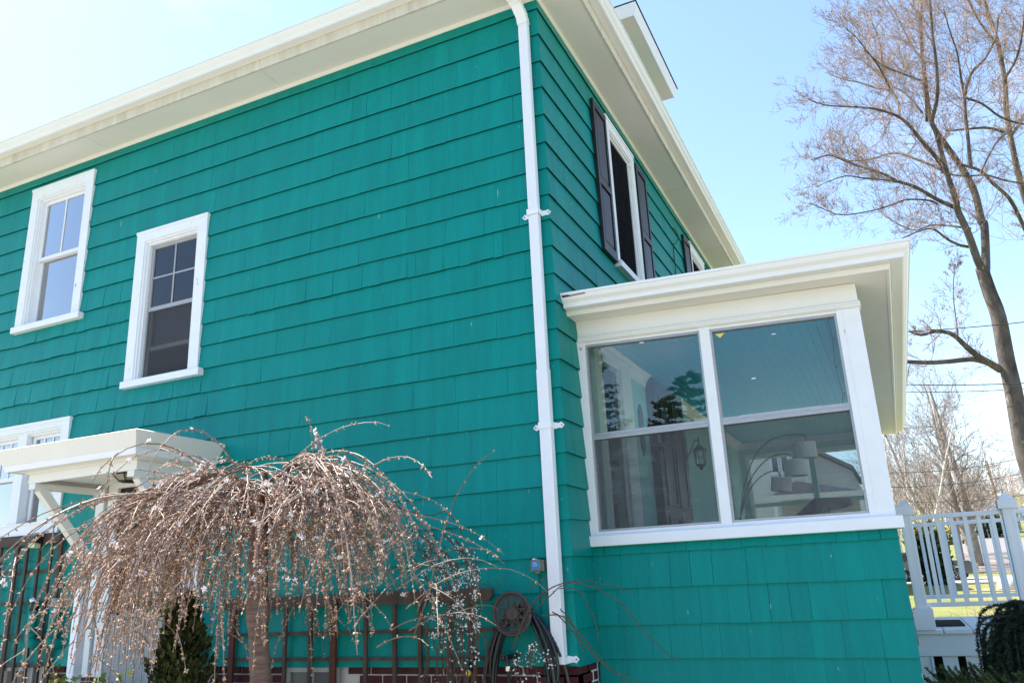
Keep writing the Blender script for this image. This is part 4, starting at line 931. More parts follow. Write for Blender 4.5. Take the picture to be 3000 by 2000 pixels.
limb([F_(960, 800), F_(1000, 620), F_(990, 400), F_(970, 250), F_(955, 50), F_(940, -100)], 12, 5, -1.2, -2, 30, 1.8)
limb([F_(930, 800), F_(915, 560), F_(860, 520), F_(760, 480), F_(640, 430), F_(520, 330)], 8, 3, 0, -3, 26, 1.6)
limb([F_(1220, 1100), F_(1200, 900), F_(1180, 650), F_(1225, 480), F_(1310, 390), F_(1380, 250), F_(1400, 100)], 11, 4, 0, 2, 34, 1.8)
limb([F_(1180, 650), F_(1150, 480), F_(1130, 350), F_(1080, 200), F_(1040, 60)], 7, 3, 1, -1, 28, 1.7)
limb([F_(1110, 1360), F_(1000, 1310), F_(860, 1230), F_(740, 1190), F_(640, 1140), F_(480, 1090), F_(400, 1060), F_(290, 1020), F_(170, 1050)], 13, 3, 0, -3, 40, 1.5)
limb([F_(760, 1195), F_(640, 1180), F_(520, 1170), F_(400, 1155), F_(290, 1190), F_(200, 1230)], 7, 2, -1.5, -3, 26, 1.1)
limb([F_(1060, 1130), F_(980, 1020), F_(900, 930), F_(820, 830), F_(750, 770), F_(650, 730), F_(550, 710), F_(400, 700), F_(260, 690), F_(150, 650)], 13, 3, -.5, -3.5, 46, 1.6)
limb([F_(750, 770), F_(745, 680), F_(690, 600), F_(590, 575), F_(480, 540), F_(380, 520), F_(280, 480)], 9, 3, -1.5, 1, 38, 1.5)
limb([F_(690, 590), F_(650, 500), F_(610, 430), F_(540, 340), F_(470, 250), F_(400, 190)], 7, 2.5, -1.5, -4, 36, 1.5)
limb([F_(900, 740), F_(800, 620), F_(700, 560), F_(640, 470), F_(630, 330), F_(600, 220), F_(560, 120)], 7, 2.5, 0, 2.5, 38, 1.6)
limb([F_(920, 420), F_(830, 300), F_(780, 200), F_(720, 80), F_(650, -20)], 6, 2.5, 0, 1.5, 36, 1.6)
limb([F_(1040, 1120), F_(900, 1060), F_(760, 1010), F_(680, 1010), F_(560, 1045), F_(420, 1055), F_(300, 1010), F_(180, 1060)], 9, 2.5, -.5, 2, 34, 1.4)
limb([E_(1830, 415), E_(1730, 400), E_(1600, 340), E_(1460, 240), E_(1330, 255), E_(1150, 330)], 10, 3, 0, -1.5, 16, 1.)
limb([F_(1220, 1500), F_(1060, 1480), F_(950, 1480), F_(860, 1510), F_(760, 1480), F_(660, 1420)], 7, 2.5, 0, 1, 26, 1.)
limb([F_(1000, 1340), F_(940, 1315), F_(800, 1310), F_(700, 1345), F_(560, 1385), F_(370, 1410), F_(250, 1370), F_(160, 1330)], 7, 2.5, 0, -3, 36, 1.2)
limb([E_(2120, 1620), E_(2020, 1560), E_(1900, 1490), E_(1780, 1390), E_(1640, 1270), E_(1480, 1245), E_(1340, 1280), E_(1220, 1240)], 24, 6, 0, -1.5, 26, .9)
limb([E_(2060, 1575), E_(1850, 1520), E_(1600, 1540), E_(1400, 1550), E_(1160, 1540), E_(950, 1530)], 17, 13, 0, -2, 10, .8)
limb([E_(1700, 1285), E_(1690, 1180), E_(1655, 900), E_(1665, 600)], 5, 1.5, -.6, -.6, 24, .7)
limb([F_(1150, 1080), F_(1280, 1120), F_(1360, 1200), F_(1470, 1300), F_(1540, 1430), F_(1600, 1560)], 8, 12, .3, 2, 10, 1.)
limb([F_(1330, 1150), F_(1450, 1185), F_(1580, 1210), F_(1700, 1240)], 6, 5, .5, 1, 12, 1.)
limb([F_(1020, 1130), F_(1150, 1155), F_(1290, 1150), F_(1330, 1150)], 5, 6, 0, .5, 6, .9)
limb([F_(1060, 860), F_(1170, 850), F_(1330, 840), F_(1440, 870)], 5, 9, 1, 2.5, 10, 1.)
limb([F_(1170, 640), F_(1290, 680), F_(1400, 760), F_(1500, 800), F_(1640, 830)], 7, 5, 1, 2.5, 18, 1.3)
T2 = MB(); TRK2 = T2
limb([F_(1800, 2000), F_(1680, 1600), F_(1560, 1250), F_(1500, 1000), F_(1455, 750), F_(1440, 520), F_(1390, 260), F_(1330, 80), F_(1290, -60)], 21, 8, 4, 4, 40, 1.9)
limb([F_(1480, 900), F_(1600, 700), F_(1640, 500), F_(1700, 300)], 10, 5, 4, 5, 20, 1.9)
limb([F_(1440, 520), F_(1520, 380), F_(1560, 200), F_(1580, 0)], 8, 4, 4, 3, 34, 1.8)
limb([F_(1390, 280), F_(1300, 180), F_(1230, 60), F_(1180, -60)], 6, 3, 4, 2, 30, 1.7)
limb([F_(1290, 1120), F_(1350, 1000), F_(1400, 920), F_(1470, 860), F_(1540, 780)], 6, 3, .5, 3, 16, 1.1)
build(TRK, 'trunk', BARK, big, smooth=True); build(LIMB, 'limb', BARK, big, smooth=True)
build(TWG, 'twigs', TWIG, big, kind='stuff', fix=False); build(BUDS, 'buds', BUD, big, kind='stuff', fix=False)

# trees across the street, each one grown for itself
def bare_tree(name, base, height, r0, matl, label, seed, spread=.6, lvl=3, group=None, lean=(0, 0), stems=1, cat='tree', twm=None, dens=1.5):
    rr = random.Random(seed); o = empty(name, base, label, cat, group); T = MB(); tw = MB(); base = Vector(base)
    for s in range(stems):
        d = Vector((lean[0]+(rr.uniform(-.25, .25) if stems > 1 else 0), lean[1]+(rr.uniform(-.25, .25) if stems > 1 else 0), 1)).normalized(); p = base.copy(); pts = [p.copy()]; n = 9
        for i in range(n):
            d = (d+rvec(rr)*.10+Vector((0, 0, .05))).normalized(); p = p+d*height*.8/n; pts.append(p.copy())
        rad = [r0*(1-.85*i/n) for i in range(n+1)]; T.tube(pts, rad, 7)
        for i in range(2, n+1):
            for k in range(int((2+rr.randint(0, 1))*dens)):
                a = rr.uniform(0, 2*PI); e = rr.uniform(.25, .9)
                sprout(tw, None, pts[i].lerp(pts[i-1], rr.random()), Vector((math.cos(a)*spread, math.sin(a)*spread, e)), height*.33*(1.1-.6*i/n)*rr.uniform(.6, 1.2), min(.045, rad[i]*.32)+.004, rr, lvl-1, up=.5, wig=.28, sides=3, fork=3)
    build(T, 'trunk', matl, o, smooth=True); build(tw, 'branches', twm or matl, o, kind='stuff', fix=False); return o
T_ = lambda x, y: (2580+x*420/1733, 1120+y*420/1733)
def gp(px, dist):
    d = ray(px, 1560); h = math.hypot(d.x, d.y); x, y = CAM.x+d.x/h*dist, CAM.y+d.y/h*dist; return (x, y, terrain(x, y)-.1)
bare_tree('bare_tree', gp(2848, 66), 16.5, .34, PALEBARK, 'dark spreading bare tree by the street, forked into two leaders above the rail', 3, .75, 4, 'bare trees across the street', stems=2)
bare_tree('bare_tree', gp(2800, 74), 18.5, .27, PALEBARK, 'tall straight bare tree left of the dark forked one', 5, .6, 4, 'bare trees across the street')
bare_tree('bare_tree', gp(2765, 80), 18, .24, PALEBARK, 'thin bare tree leaning left behind the birches', 8, .7, 4, 'bare trees across the street', lean=(-.25, 0))
for i, (px, ds, h, lx, lab) in enumerate(((2640, 60, 13, -.18, 'white birch leaning left, closest to the porch corner'), (2680, 64, 15, -.03, 'straight white birch behind the railing post'), (2698, 62, 14, .22, 'white birch leaning right of the railing post'), (2655, 68, 15, -.1, 'slender white birch behind the leftmost birch'))):
    bare_tree('birch_tree', gp(px, ds), h, .13, BIRCH, lab, 30+i, .35, 3, 'white birches', lean=(lx, 0), twm=PALEBARK)
# far wooded rise: a mass nobody could count
WOODS = mat('far_bare_woods', (.32, .235, .20), .95, .1, tint=.35); wd = MB(); rw = random.Random(77)
for i in range(230):
    az = math.radians(rw.uniform(-6, 24)); ds = rw.uniform(125, 240); x = CAM.x+math.sin(az)*ds; y = CAM.y+math.cos(az)*ds
    h = rw.uniform(8, 13)*(1 if az < .09 else 1.05); p = Vector((x, y, terrain(x, y)-.2)); wd.tint = rw.random()
    d = Vector((rw.uniform(-.1, .1), 0, 1)); wd.tube([p, p+d*h*.5, p+d*h*.9], [.13, .08, .03], 4, cap=False)
    for k in range(16):
        t = rw.uniform(.2, .9); a = rw.uniform(0, 2*PI); wd.tint = rw.random()
        sprout(wd, None, p+d*h*t, Vector((math.cos(a)*.7, math.sin(a)*.7, rw.uniform(.2, 1))), h*.38*(1.15-.6*t), .032, rw, 1, up=.4, wig=.3, sides=3, fork=5)
tag(build(wd, 'woods', WOODS, origin=(0, 0, 0), fix=False), 'brown leafless woods on the rise beyond the street', 'woods', None, 'stuff')
# utility pole and wires
pp = gp(2951, 95)
o = empty('utility_pole', pp, 'thin orange brown utility pole among the far bare trees', 'utility pole'); m = MB(); m.tube([pp, (pp[0]-.5, pp[1], pp[2]+8.6)], [.16, .12], 8); build(m, 'pole', mat('orange_pole', (.36, .2, .12), .8), o); m = MB(); m.bar((pp[0]-1.4, pp[1], pp[2]+8.0), (pp[0]+.5, pp[1], pp[2]+8.1), .1, .1); build(m, 'crossarm', PALEBARK, o)
def wire(a, b, y0, y1, sagz, lab, r=.012):
    A = at(1, y0, *a); B = at(1, y1, *b); pts = []
    for i in range(17):
        t = i/16; p = A.lerp(B, t); p.z -= sagz*4*t*(1-t); pts.append(p)
    m = MB(); m.tube(pts, r, 4); tag(build(m, 'utility_wire', WIRE, smooth=True), lab, 'cable', 'utility wires over the street')
wire((2560, 974), (3080, 934), 15, 14, .05, 'topmost overhead wire crossing in front of the maple trunk')
wire((2560, 1123), (3080, 1118), 14, 13, .05, 'upper of two level overhead wires at the porch gutter end')
wire((2560, 1145), (3080, 1132), 26, 26, .1, 'lower of two level overhead wires at the porch gutter end', .015)
wire((2560, 1383), (3060, 1325), 40, 38, .3, 'pale drooping wire in front of the bare trees', .02)
wire((2560, 1425), (3060, 1372), 44, 42, .3, 'lower drooping wire just above the railing post', .018)
wire((2560, 1462), (3060, 1440), 46, 44, .3, 'lowest wire just above the railing cap', .016)
# bare shrub on the lawn beyond the landing
for px, py, ds, h, lab in ((2800, 1790, 14, .75, 'small bare shrub on the lawn just beyond the landing'), (2865, 1790, 15, .95, 'bushy bare shrub on the lawn right of the smaller one')):
    g = gp(px, ds); o = empty('bare_shrub', g, lab, 'shrub', 'bare shrubs on the lawn'); T = MB(); rs = random.Random(px)
    for k in range(9): sprout(T, None, Vector(g), Vector((rs.uniform(-.5, .5), rs.uniform(-.5, .5), 1)), h*rs.uniform(.6, 1), .012, rs, 1, up=.5, wig=.2, fork=4)
    build(T, 'stems', TWIG, o)
# evergreen shrub beside the car, hedge and lawn boulder
LEAFY = mat('yellow_green_foliage', (.12, .11, .022), .8, .2, tint=.6); LEAFD = mat('dark_green_foliage', (.018, .032, .012), .8, .2, tint=.5)
def leafball(o, c, rx, ry, rz, n, s, matl, rng, name='foliage', cone=False):
    m = MB(); c = Vector(c)
    for i in range(n):
        v = rvec(rng)*(rng.random()**.35); t = (v.z+1)/2; k = (1.05-t) if cone else 1
        p = c+Vector((v.x*rx*k, v.y*ry*k, v.z*rz)); a = rvec(rng)*s*rng.uniform(.5, 1.2); b = rvec(rng)*s*.6; m.tint = rng.random()
        m.add([p-a, p+b, p+a, p-b], [(0, 1, 2, 3)])
    return build(m, name, matl, o, kind='stuff', fix=False)
rr = random.Random(5)
g = gp(2712, 45); o = empty('evergreen_shrub', g, 'tall dark evergreen shrub with yellowed tips left of the parked grey car', 'shrub'); leafball(o, (g[0], g[1], g[2]+1.3), .95, 1., 1.5, 1400, .15, LEAFD, rr); leafball(o, (g[0], g[1], g[2]+2.3), 1.1, 1.0, .8, 700, .14, LEAFY, rr, 'tips')
for px, ds, s, lab in ((2900, 130, 1.4, 'rounded dark green shrub across the far street'), (2940, 132, 1.7, 'larger dark green shrub across the far street')):
    g = gp(px, ds); o = empty('round_shrub', g, lab, 'shrub', 'shrubs across the far street'); leafball(o, (g[0], g[1], g[2]+s), s*1.2, s, s*1.1, 500, .35, LEAFD, rr)
g = gp(2780, 120); o = empty('forsythia_bush', g, 'small yellow flowering bush above the far street', 'bush'); leafball(o, (g[0], g[1], g[2]+1), 1.2, 1.2, 1.3, 350, .25, mat('yellow_blossom', (.5, .36, .05), .8), rr)
g = ghit(*K(1415, 1285)); m = MB(); m.lathe([(.0, .5), (.22, .46), (.36, .3), (.4, .1), (.38, 0)], (g.x, g.y, g.z), 10); tag(build(m, 'boulder', mat('pale_rock', (.55, .53, .5), .8, var=.3), smooth=True), 'pale round boulder on the sunny lawn', 'rock')
# ---- cars
def car(loc, rot, col, label, s=1.0):
    o = empty('parked_car', loc, label, 'car', 'cars parked along the street'); o.rotation_euler = (0, 0, rot)
    P = ORIG[o.name] = Vector((0, 0, 0))
    pm = mat('car_paint_'+str(len(bpy.data.materials)), col, .25, .6, .2, coat=1)
    L, wd_ = 4.6, .9
    prof = [(-2.3, .35), (-2.3, .75), (-2.15, 1.0), (-1.1, 1.08), (1.9, 1.08), (2.25, .95), (2.3, .4)]
    lower = [(-2.3, .32)]
    def arch(cx): return [(cx-.42, .32), (cx-.36, .55), (cx-.2, .72), (cx, .77), (cx+.2, .72), (cx+.36, .55), (cx+.42, .32)]
    bottom = [(-2.28, .32)]+arch(-1.42)+arch(1.38)+[(2.28, .32)]
    outl = bottom+[(2.3, .45), (2.26, .95), (1.95, 1.08), (-1.05, 1.08), (-2.1, 1.0), (-2.28, .8)]
    m = MB(); m.prism([(x, -wd_, z) for x, z in outl], [(x, wd_, z) for x, z in outl]); build(m, 'body', pm, o)
    cab = [(-.95, 1.08), (-.2, 1.58), (1.35, 1.62), (2.0, 1.08)]
    m = MB(); m.prism([(x, -.82+.12*(z-1.08), z) for x, z in cab], [(x, .82-.12*(z-1.08), z) for x, z in cab]); build(m, 'cabin', pm, o)
    for y in (-1, 1):
        for q in ([(-.72, 1.12), (-.18, 1.5), (.45, 1.53), (.45, 1.12)], [(.52, 1.12), (.52, 1.53), (1.25, 1.53), (1.7, 1.12)]):
            m = MB(); m.prism([(x, y*(.828-.12*(z-1.08)), z) for x, z in q], [(x, y*(.80-.12*(z-1.08)), z) for x, z in q]); build(m, 'window', GLASSCAR, o)
    m = MB(); m.prism([(-.93, -.7, 1.14), (-.93, .7, 1.14), (-.27, .66, 1.56), (-.27, -.66, 1.56)], [(-.96, -.7, 1.12), (-.96, .7, 1.12), (-.30, .66, 1.57), (-.30, -.66, 1.57)]); build(m, 'windscreen', GLASSCAR, o)
    for x in (-1.42, 1.38):
        for y in (-1, 1):
            m = MB(); m.lathe([(.22, -.1), (.31, -.1), (.34, -.06), (.34, .06), (.31, .1), (.22, .1)], (x, y*.82, .34), 20, 'y'); w = build(m, 'wheel', RUBBER, o)
            m = MB(); yy = y*.93
            for k in range(6):
                a = k*PI/3; m.bar((x, yy, .34), (x+.22*math.cos(a), yy, .34+.22*math.sin(a)), .05, .03, up=(0, 1, 0))
            m.torus((x, yy, .34), .215, .02, 'y', n=20, m=5); build(m, 'rim', STEEL, w)
    for y in (-.62, .62):
        m = MB(); m.box(-2.31, -2.2, y-.2, y+.2, .72, .86); build(m, 'headlight', STEEL, o)
        m = MB(); m.box(2.24, 2.3, y-.2, y+.2, .72, .9); build(m, 'tail_light', mat('red_lens', (.4, .01, .01), .3), o)
    return o
GLASSCAR = mat('dark_car_glass', (.015, .017, .02), .06, .8)
g = gp(2708, 53); car((g[0], g[1], terrain(g[0], g[1])+.03), math.radians(170), (.10, .10, .105), 'grey car parked behind the white balusters')
g = gp(2782, 112); car((g[0], g[1], terrain(g[0], g[1])+.05), math.radians(60), (.7, .7, .7), 'small white car parked on the far street')
# ---- neighbour houses
def clap_house(name, x0, x1, y0, y1, z0, zw, zr, wallm, roofm, label, board=.16, gable='x', wins=()):
    o = empty(name, ((x0+x1)/2, (y0+y1)/2, z0), label, 'house')
    m = MB()
    if gable == 'y':
        xm = (x0+x1)/2; A = [(x0, y0, z0), (x1, y0, z0), (x1, y0, zw), (xm, y0, zr), (x0, y0, zw)]
        m.prism(A, [(a, y1, c) for a, b, c in A])
    else:
        ym = (y0+y1)/2; A = [(x0, y0, z0), (x0, y1, z0), (x0, y1, zw), (x0, ym, zr), (x0, y0, zw)]
        m.prism(A, [(x1, b, c) for a, b, c in A])
    build(m, 'wall', wallm, o)
    z = z0+.3
    while board and z < zr-.2:
        m = MB()
        xa, xb = x0, x1
        if z > zw: 
            if gable != 'y': break
            k = (z-zw)/(zr-zw)*(x1-x0)/2; xa, xb = x0+k, x1-k
        m.prism([(xa, y0, z), (xa, y0-.03, z), (xa, y0-.005, z+board), (xa, y0, z+board)], [(xb, y0, z), (xb, y0-.03, z), (xb, y0-.005, z+board), (xb, y0, z+board)]); build(m, 'clapboard', wallm, o); z += board
    m = MB(); e = .25
    if gable == 'y':
        for a, b in (((x0-e, zw-e*(zr-zw)/((x1-x0)/2)), ((x0+x1)/2, zr)), ((x1+e, zw-e*(zr-zw)/((x1-x0)/2)), ((x0+x1)/2, zr))):
            m.prism([(a[0], y0-.3, a[1]+.01), (b[0], y0-.3, b[1]+.01), (b[0], y0-.3, b[1]+.14), (a[0], y0-.3, a[1]+.14)], [(a[0], y1+.3, a[1]+.01), (b[0], y1+.3, b[1]+.01), (b[0], y1+.3, b[1]+.14), (a[0], y1+.3, a[1]+.14)])
    else:
        ym = (y0+y1)/2
        for a, b in (((y0-e, zw-e*(zr-zw)/((y1-y0)/2)), (ym, zr)), ((y1+e, zw-e*(zr-zw)/((y1-y0)/2)), (ym, zr))):
            m.prism([(x0-.3, a[0], a[1]+.01), (x0-.3, b[0], b[1]+.01), (x0-.3, b[0], b[1]+.14), (x0-.3, a[0], a[1]+.14)], [(x1+.3, a[0], a[1]+.01), (x1+.3, b[0], b[1]+.01), (x1+.3, b[0], b[1]+.14), (x1+.3, a[0], a[1]+.14)])
    build(m, 'roof', roofm, o)
    for (a, b, c, d) in wins:
        m = MB(); m.box(a-.1, b+.1, y0-.06, y0-.03, c-.1, d+.1); w = build(m, 'window', WHITE, o); m = MB(); m.box(a, b, y0-.07, y0-.06, c, d); build(m, 'pane', GLASSCAR, w)
    return o
SIDING = mat('white_siding', (.62, .62, .60), .6, .3); GROOF = mat('grey_roof', (.20, .20, .21), .9, .2, var=.3, varscale=10)
n1 = clap_house('neighbour_house', -10.6, -1.0, 30.2, 44, .3, 8.6, 12.4, SIDING, GROOF, 'white clapboard house seen through the far porch window', .24, 'y', ((-2.22, -2.0, 5.57, 7.2), (-1.83, -1.6, 5.57, 7.2), (-5.7, -4.5, 4.7, 6.6)))
o = empty('neighbour_wing', (-.8, 38, .3), 'white gambrel gable beside the tall clapboard house, seen through the porch', 'house')
gam = [(-4.7, .3), (.88, .3), (.85, 5.36), (.65, 5.92), (-1.95, 7.53), (-4.5, 5.9), (-4.7, 5.36)]
m = MB(); m.prism([(x, 35.8, z) for x, z in gam], [(x, 44, z) for x, z in gam]); build(m, 'wall', SIDING, o)
z = .6
while z < 5.8:
    m = MB(); xb = .86 if z < 5.2 else .70; m.prism([(-1.0, 35.8, z), (-1.0, 35.76, z), (-1.0, 35.79, z+.24), (-1.0, 35.8, z+.24)], [(xb, 35.8, z), (xb, 35.76, z), (xb, 35.79, z+.24), (xb, 35.8, z+.24)]); build(m, 'clapboard', SIDING, o); z += .24
m = MB()
for a, b in (((1.02, 5.33), (.74, 5.98)), ((.74, 5.98), (-1.95, 7.64)), ((-1.95, 7.64), (-4.65, 5.98))): m.prism([(a[0], 35.5, a[1]), (b[0], 35.5, b[1]), (b[0], 35.5, b[1]+.16), (a[0], 35.5, a[1]+.16)], [(a[0], 44, a[1]), (b[0], 44, b[1]), (b[0], 44, b[1]+.16), (a[0], 44, a[1]+.16)])
build(m, 'roof', GROOF, o)
o = empty('canopy', (-.5, 27.4, .58), 'dark low roof on a white beam before the white clapboard house', 'canopy')
m = MB(); m.prism([(-2.1, 27.4, 4.37), (1.2, 27.4, 4.31), (.43, 28.2, 4.41), (-1.25, 28.8, 5.0)], [(-2.1, 30, 4.37), (1.2, 30, 4.31), (.43, 30, 4.43), (-1.25, 30, 5.03)]); build(m, 'roof', BLACK, o)
m = MB(); m.prism([(-2.1, 27.34, 4.17), (1.2, 27.34, 4.13), (1.2, 27.34, 4.32), (-2.1, 27.34, 4.38)], [(-2.1, 27.4, 4.17), (1.2, 27.4, 4.13), (1.2, 27.4, 4.32), (-2.1, 27.4, 4.38)]); build(m, 'beam', SIDING, o)
m = MB(); m.box(-2.06, 1.1, 30, 30.06, .5, 4.2); build(m, 'back_wall', GREYWOOD, o)
for x in (-2.05, 1.03):
    m = MB(); m.box(x, x+.14, 27.42, 27.56, .5, 4.13); build(m, 'post', WHITE, o)
g = gp(2885, 150); clap_house('far_house', g[0]-5, g[0]+5, g[1], g[1]+8, g[2]-1, g[2]+3.4, g[2]+6, mat('blue_grey_siding', (.32, .36, .42), .7), GROOF, 'small blue grey house at the top of the far street', 0, 'x')
# ================================================================ what the window panes mirror, behind the camera
PINE = mat('pine_needles', (.022, .042, .016), .8, .2, tint=.5)
def pine(x, y, h, seed, label):
    rp = random.Random(seed); o = empty('pine_tree', (x, y, 0), label, 'tree', 'pines mirrored in the porch panes'); T = MB(); T.tube([(x, y, 0), (x+.2, y, h*.5), (x, y, h)], [.28, .18, .03], 7); nd = MB()
    z = h*.3
    while z < h:
        for k in range(6):
            a = rp.uniform(0, 2*PI); Lb = (h-z)*.30*rp.uniform(.6, 1.2)+.5; d = Vector((math.cos(a), math.sin(a), rp.uniform(-.05, .3))); p0 = Vector((x, y, z)); T.tube([p0, p0+d*Lb], [.05, .012], 4, cap=False)
            for i in range(34):
                t = rp.uniform(.3, 1.05); c = p0+d*Lb*t+rvec(rp)*.22*Lb*.35
                nd.tint = rp.random(); q = rvec(rp)*.19; w = rvec(rp)*.05; q.z = abs(q.z)*.7; nd.add([c-w, c+q, c+w, c-q*.4], [(0, 1, 2, 3)])
        z += h*.03
    build(T, 'trunk', BARK, o); build(nd, 'needles', PINE, o, kind='stuff', fix=False)
pine(-9.2, -27, 11.5, 1, 'tallest pine behind the garden, mirrored in the left porch pane'); pine(-4.8, -26, 9.5, 2, 'pine mirrored across the mullion of the porch window'); pine(-6.8, -30, 9.5, 3, 'pine standing between the two other pines')
bare_tree('bare_tree', (-1.0, -27, 0), 8.8, .12, PALEBARK, 'young bare tree mirrored in the right porch pane', 51, .35, 3, 'bare trees behind the garden')
bare_tree('bare_tree', (-7.6, -21, 0), 6.0, .09, PALEBARK, 'small bare tree mirrored before the mint porch wall', 52, .35, 3, 'bare trees behind the garden')
bare_tree('bare_tree', (1.5, -30, 0), 8, .12, PALEBARK, 'bare tree at the end of the row behind the garden', 53, .4, 3, 'bare trees behind the garden')
for i, lab in enumerate(('broad green shrub at the left end of the back hedge', 'broad green shrub behind the tallest pine', 'broad green shrub behind the middle pine', 'broad green shrub behind the bare trees, right of the pines')):
    x = -13+i*4.6; bl = empty('hedge_shrub', (x, -34, 0), lab, 'shrub', 'shrubs of the back hedge'); leafball(bl, (x, -34, 1.7), 2.8, 1.5, 2.0, 500, .35, PINE, random.Random(100+i))
# ================================================================ weeping cherry
rc = random.Random(9)
CBARK = mat('cherry_bark', (.075, .034, .026), .6, .35, col2=(.19, .12, .095), varscale=8, stretch=(1, 1, 5), bump=(20, .7, (1, 1, 4)))
CTWIG = mat('cherry_twigs', (.28, .20, .165), .45, .5, var=.65, varscale=6)
CBUD = mat('cherry_buds', (.40, .19, .11), .7, .25, tint=.5, col2=(.60, .44, .32), varscale=40)
PETAL = mat('white_petals', (.82, .77, .77), .7, .2); PETAL.node_tree.nodes['Principled BSDF'].inputs['Transmission Weight'].default_value = 0
tb = at(1, -1.3, 765, 1990); tt = Vector((-1.63, -1.3, 2.08))
ch = empty('weeping_cherry', (tb.x, -1.3, 0), 'weeping cherry with a dome of drooping budding twigs and a few white blossoms', 'tree')
m = MB(); P = smooth_path([(tb.x+.05, -1.3, -.05), (tb.x+.01, -1.3, .6), (tb.x, -1.3, 1.1), (-1.615, -1.3, 1.5), (-1.63, -1.3, 1.9), (-1.63, -1.3, 2.12), (-1.62, -1.3, 2.3)], 6)
m.tube(P, [.068-.014*i/(len(P)-1)+rc.uniform(-.003, .003)+(.010 if abs(P[i].z-1.52) < .06 else 0)+(.02 if i > len(P)-6 else 0) for i in range(len(P))], 16); build(m, 'trunk', CBARK, ch, smooth=True)
TW = MB(); BD = MB(); BL_ = MB()
def blossom(c, d, s):
    d = Vector(d).normalized(); a = d.orthogonal().normalized(); b = d.cross(a); c = Vector(c)
    a0 = rc.uniform(0, 1)
    for k in range(5):
        t = a0+k*2*PI/5; e = a*math.cos(t)+b*math.sin(t); g = a*math.cos(t+1.57)+b*math.sin(t+1.57)
        BL_.add([c, c+e*s*.6+g*s*.33+d*s*.15, c+e*s+d*s*.4, c+e*s*.6-g*s*.33+d*s*.15], [(0, 1, 2, 3)])
def buds_along(pts, dens, white):
    for i in range(1, len(pts)):
        seg = pts[i]-pts[i-1]; n = seg.length*dens; n = int(n)+(1 if rc.random() < n-int(n) else 0)
        for _ in range(n):
            c = pts[i-1]+seg*rc.random(); nb = rc.choice((1, 2, 2, 3)); 
            for _k in range(nb):
                BD.tint = rc.random(); d = (rvec(rc)+seg.normalized()*.5); octa(BD, c, d, rc.uniform(.0034, .0062), rc.uniform(.012, .023))
            if rc.random() < white:
                for _k in range(rc.randint(1, 4)): d = rvec(rc)+Vector((-.4, -.2, .5)); blossom(c+rvec(rc)*.012+d*.008, d, rc.uniform(.011, .019))
def whip(p, d, L, r0, grav, zmin, dens, white=0, sub=0, side_p=.5):
    n = max(5, int(L/.085)); pts = [p.copy()]; q = p.copy(); d = d.normalized()
    for i in range(n):
        k = i/n; d = (d+Vector((0, 0, -grav*(.25+k*1.1)))*(.085/.1)+rvec(rc)*.062).normalized(); st = L/n
        q = q+d*st
        if q.y > -.10: q.y = -.10-rc.uniform(0, .02); d.y = min(d.y, 0)
        if q.z < zmin: break
        pts.append(q.copy())
    if len(pts) < 3: return
    k = len(pts); TW.tube(pts, [r0*(1-.72*i/(k-1))+.0008 for i in range(k)], 5 if r0 > .006 else 4, cap=False); buds_along(pts[1:], dens, white)
    for i in range(2, k-1):
        if rc.random() < side_p*.28:
            dd = (pts[i+1]-pts[i]).normalized(); s = (dd*.8+rvec(rc)*.8).normalized()
            if sub: whip(pts[i], s, L*rc.uniform(.25, .55), r0*.55+.0006, grav*1.1, zmin, dens, white*.6, sub-1, side_p*.6)
# main arching limbs following the dome
def dome(x, y):
    dx, dy = x+1.63, y+1.3
    kx = .43 if dx < 0 else .52
    return 2.44+.07*math.exp(-((dx-.28)/.35)**2)-kx*(dx-.08)**2-.34*dy*dy
limbs = []
LB = MB()
spec = [(180, .76), (192, .70), (167, .66), (206, .70), (222, .68), (240, .8), (262, .6), (300, .55), (335, .66), (352, .70), (8, .74), (24, .7), (45, .6), (90, .55), (122, .65), (148, .8), (184, .8), (0, .45), (200, .6), (60, .45), (300, .4)]
for az, R_ in spec:
    a = math.radians(az+rc.uniform(-4, 4)); e = Vector((math.cos(a), math.sin(a), 0)); pts = []; n = 14; w = rc.uniform(0, 6); low = rc.uniform(.02, .22)
    zs = rc.uniform(1.98, 2.15)
    for i in range(n+1):
        s = i/n; side = Vector((-e.y, e.x, 0))*.06*math.sin(s*5+w); p = Vector((-1.625, -1.3, 0))+e*R_*s+side; p.y = min(p.y, -.16)
        t = min(1, s*R_/.36); t = 1-(1-t)**2; p.z = zs*(1-t)+(dome(p.x, p.y)-low)*t+.015*math.sin(s*9+w); pts.append(p)
    r0 = rc.uniform(.018, .030); LB.tube(pts, [r0*(1-.78*i/n) for i in range(n+1)], 7); limbs.append((pts, e, r0, R_))
build(LB, 'limb', CBARK, ch, smooth=True)
for pts, e, r0, R_ in limbs:
    n = len(pts)-1
    for k in range(int(12+19*R_)):
        t = .10+.90*rc.random()**.8; i = min(n-1, int(t*n)); p = pts[i].lerp(pts[i+1], rc.random())
        a = rc.uniform(-1.2, 1.2); d = Vector((e.x*math.cos(a)-e.y*math.sin(a), e.x*math.sin(a)+e.y*math.cos(a), rc.uniform(-.45, .22)))
        wh = (.06 if abs(p.x+1.3) < .5 else .015) if p.z > 2.25 else .002
        rt_ = p.x > -1.5
        whip(p, d, rc.uniform(.4, 1.0) if rt_ else rc.uniform(.5, 1.2), rc.uniform(.0030, .0058), rc.uniform(.26, .5), rc.uniform(.95, 1.7) if rt_ else rc.uniform(.62, 1.4), rc.uniform(24, 40), wh, 1, .45)
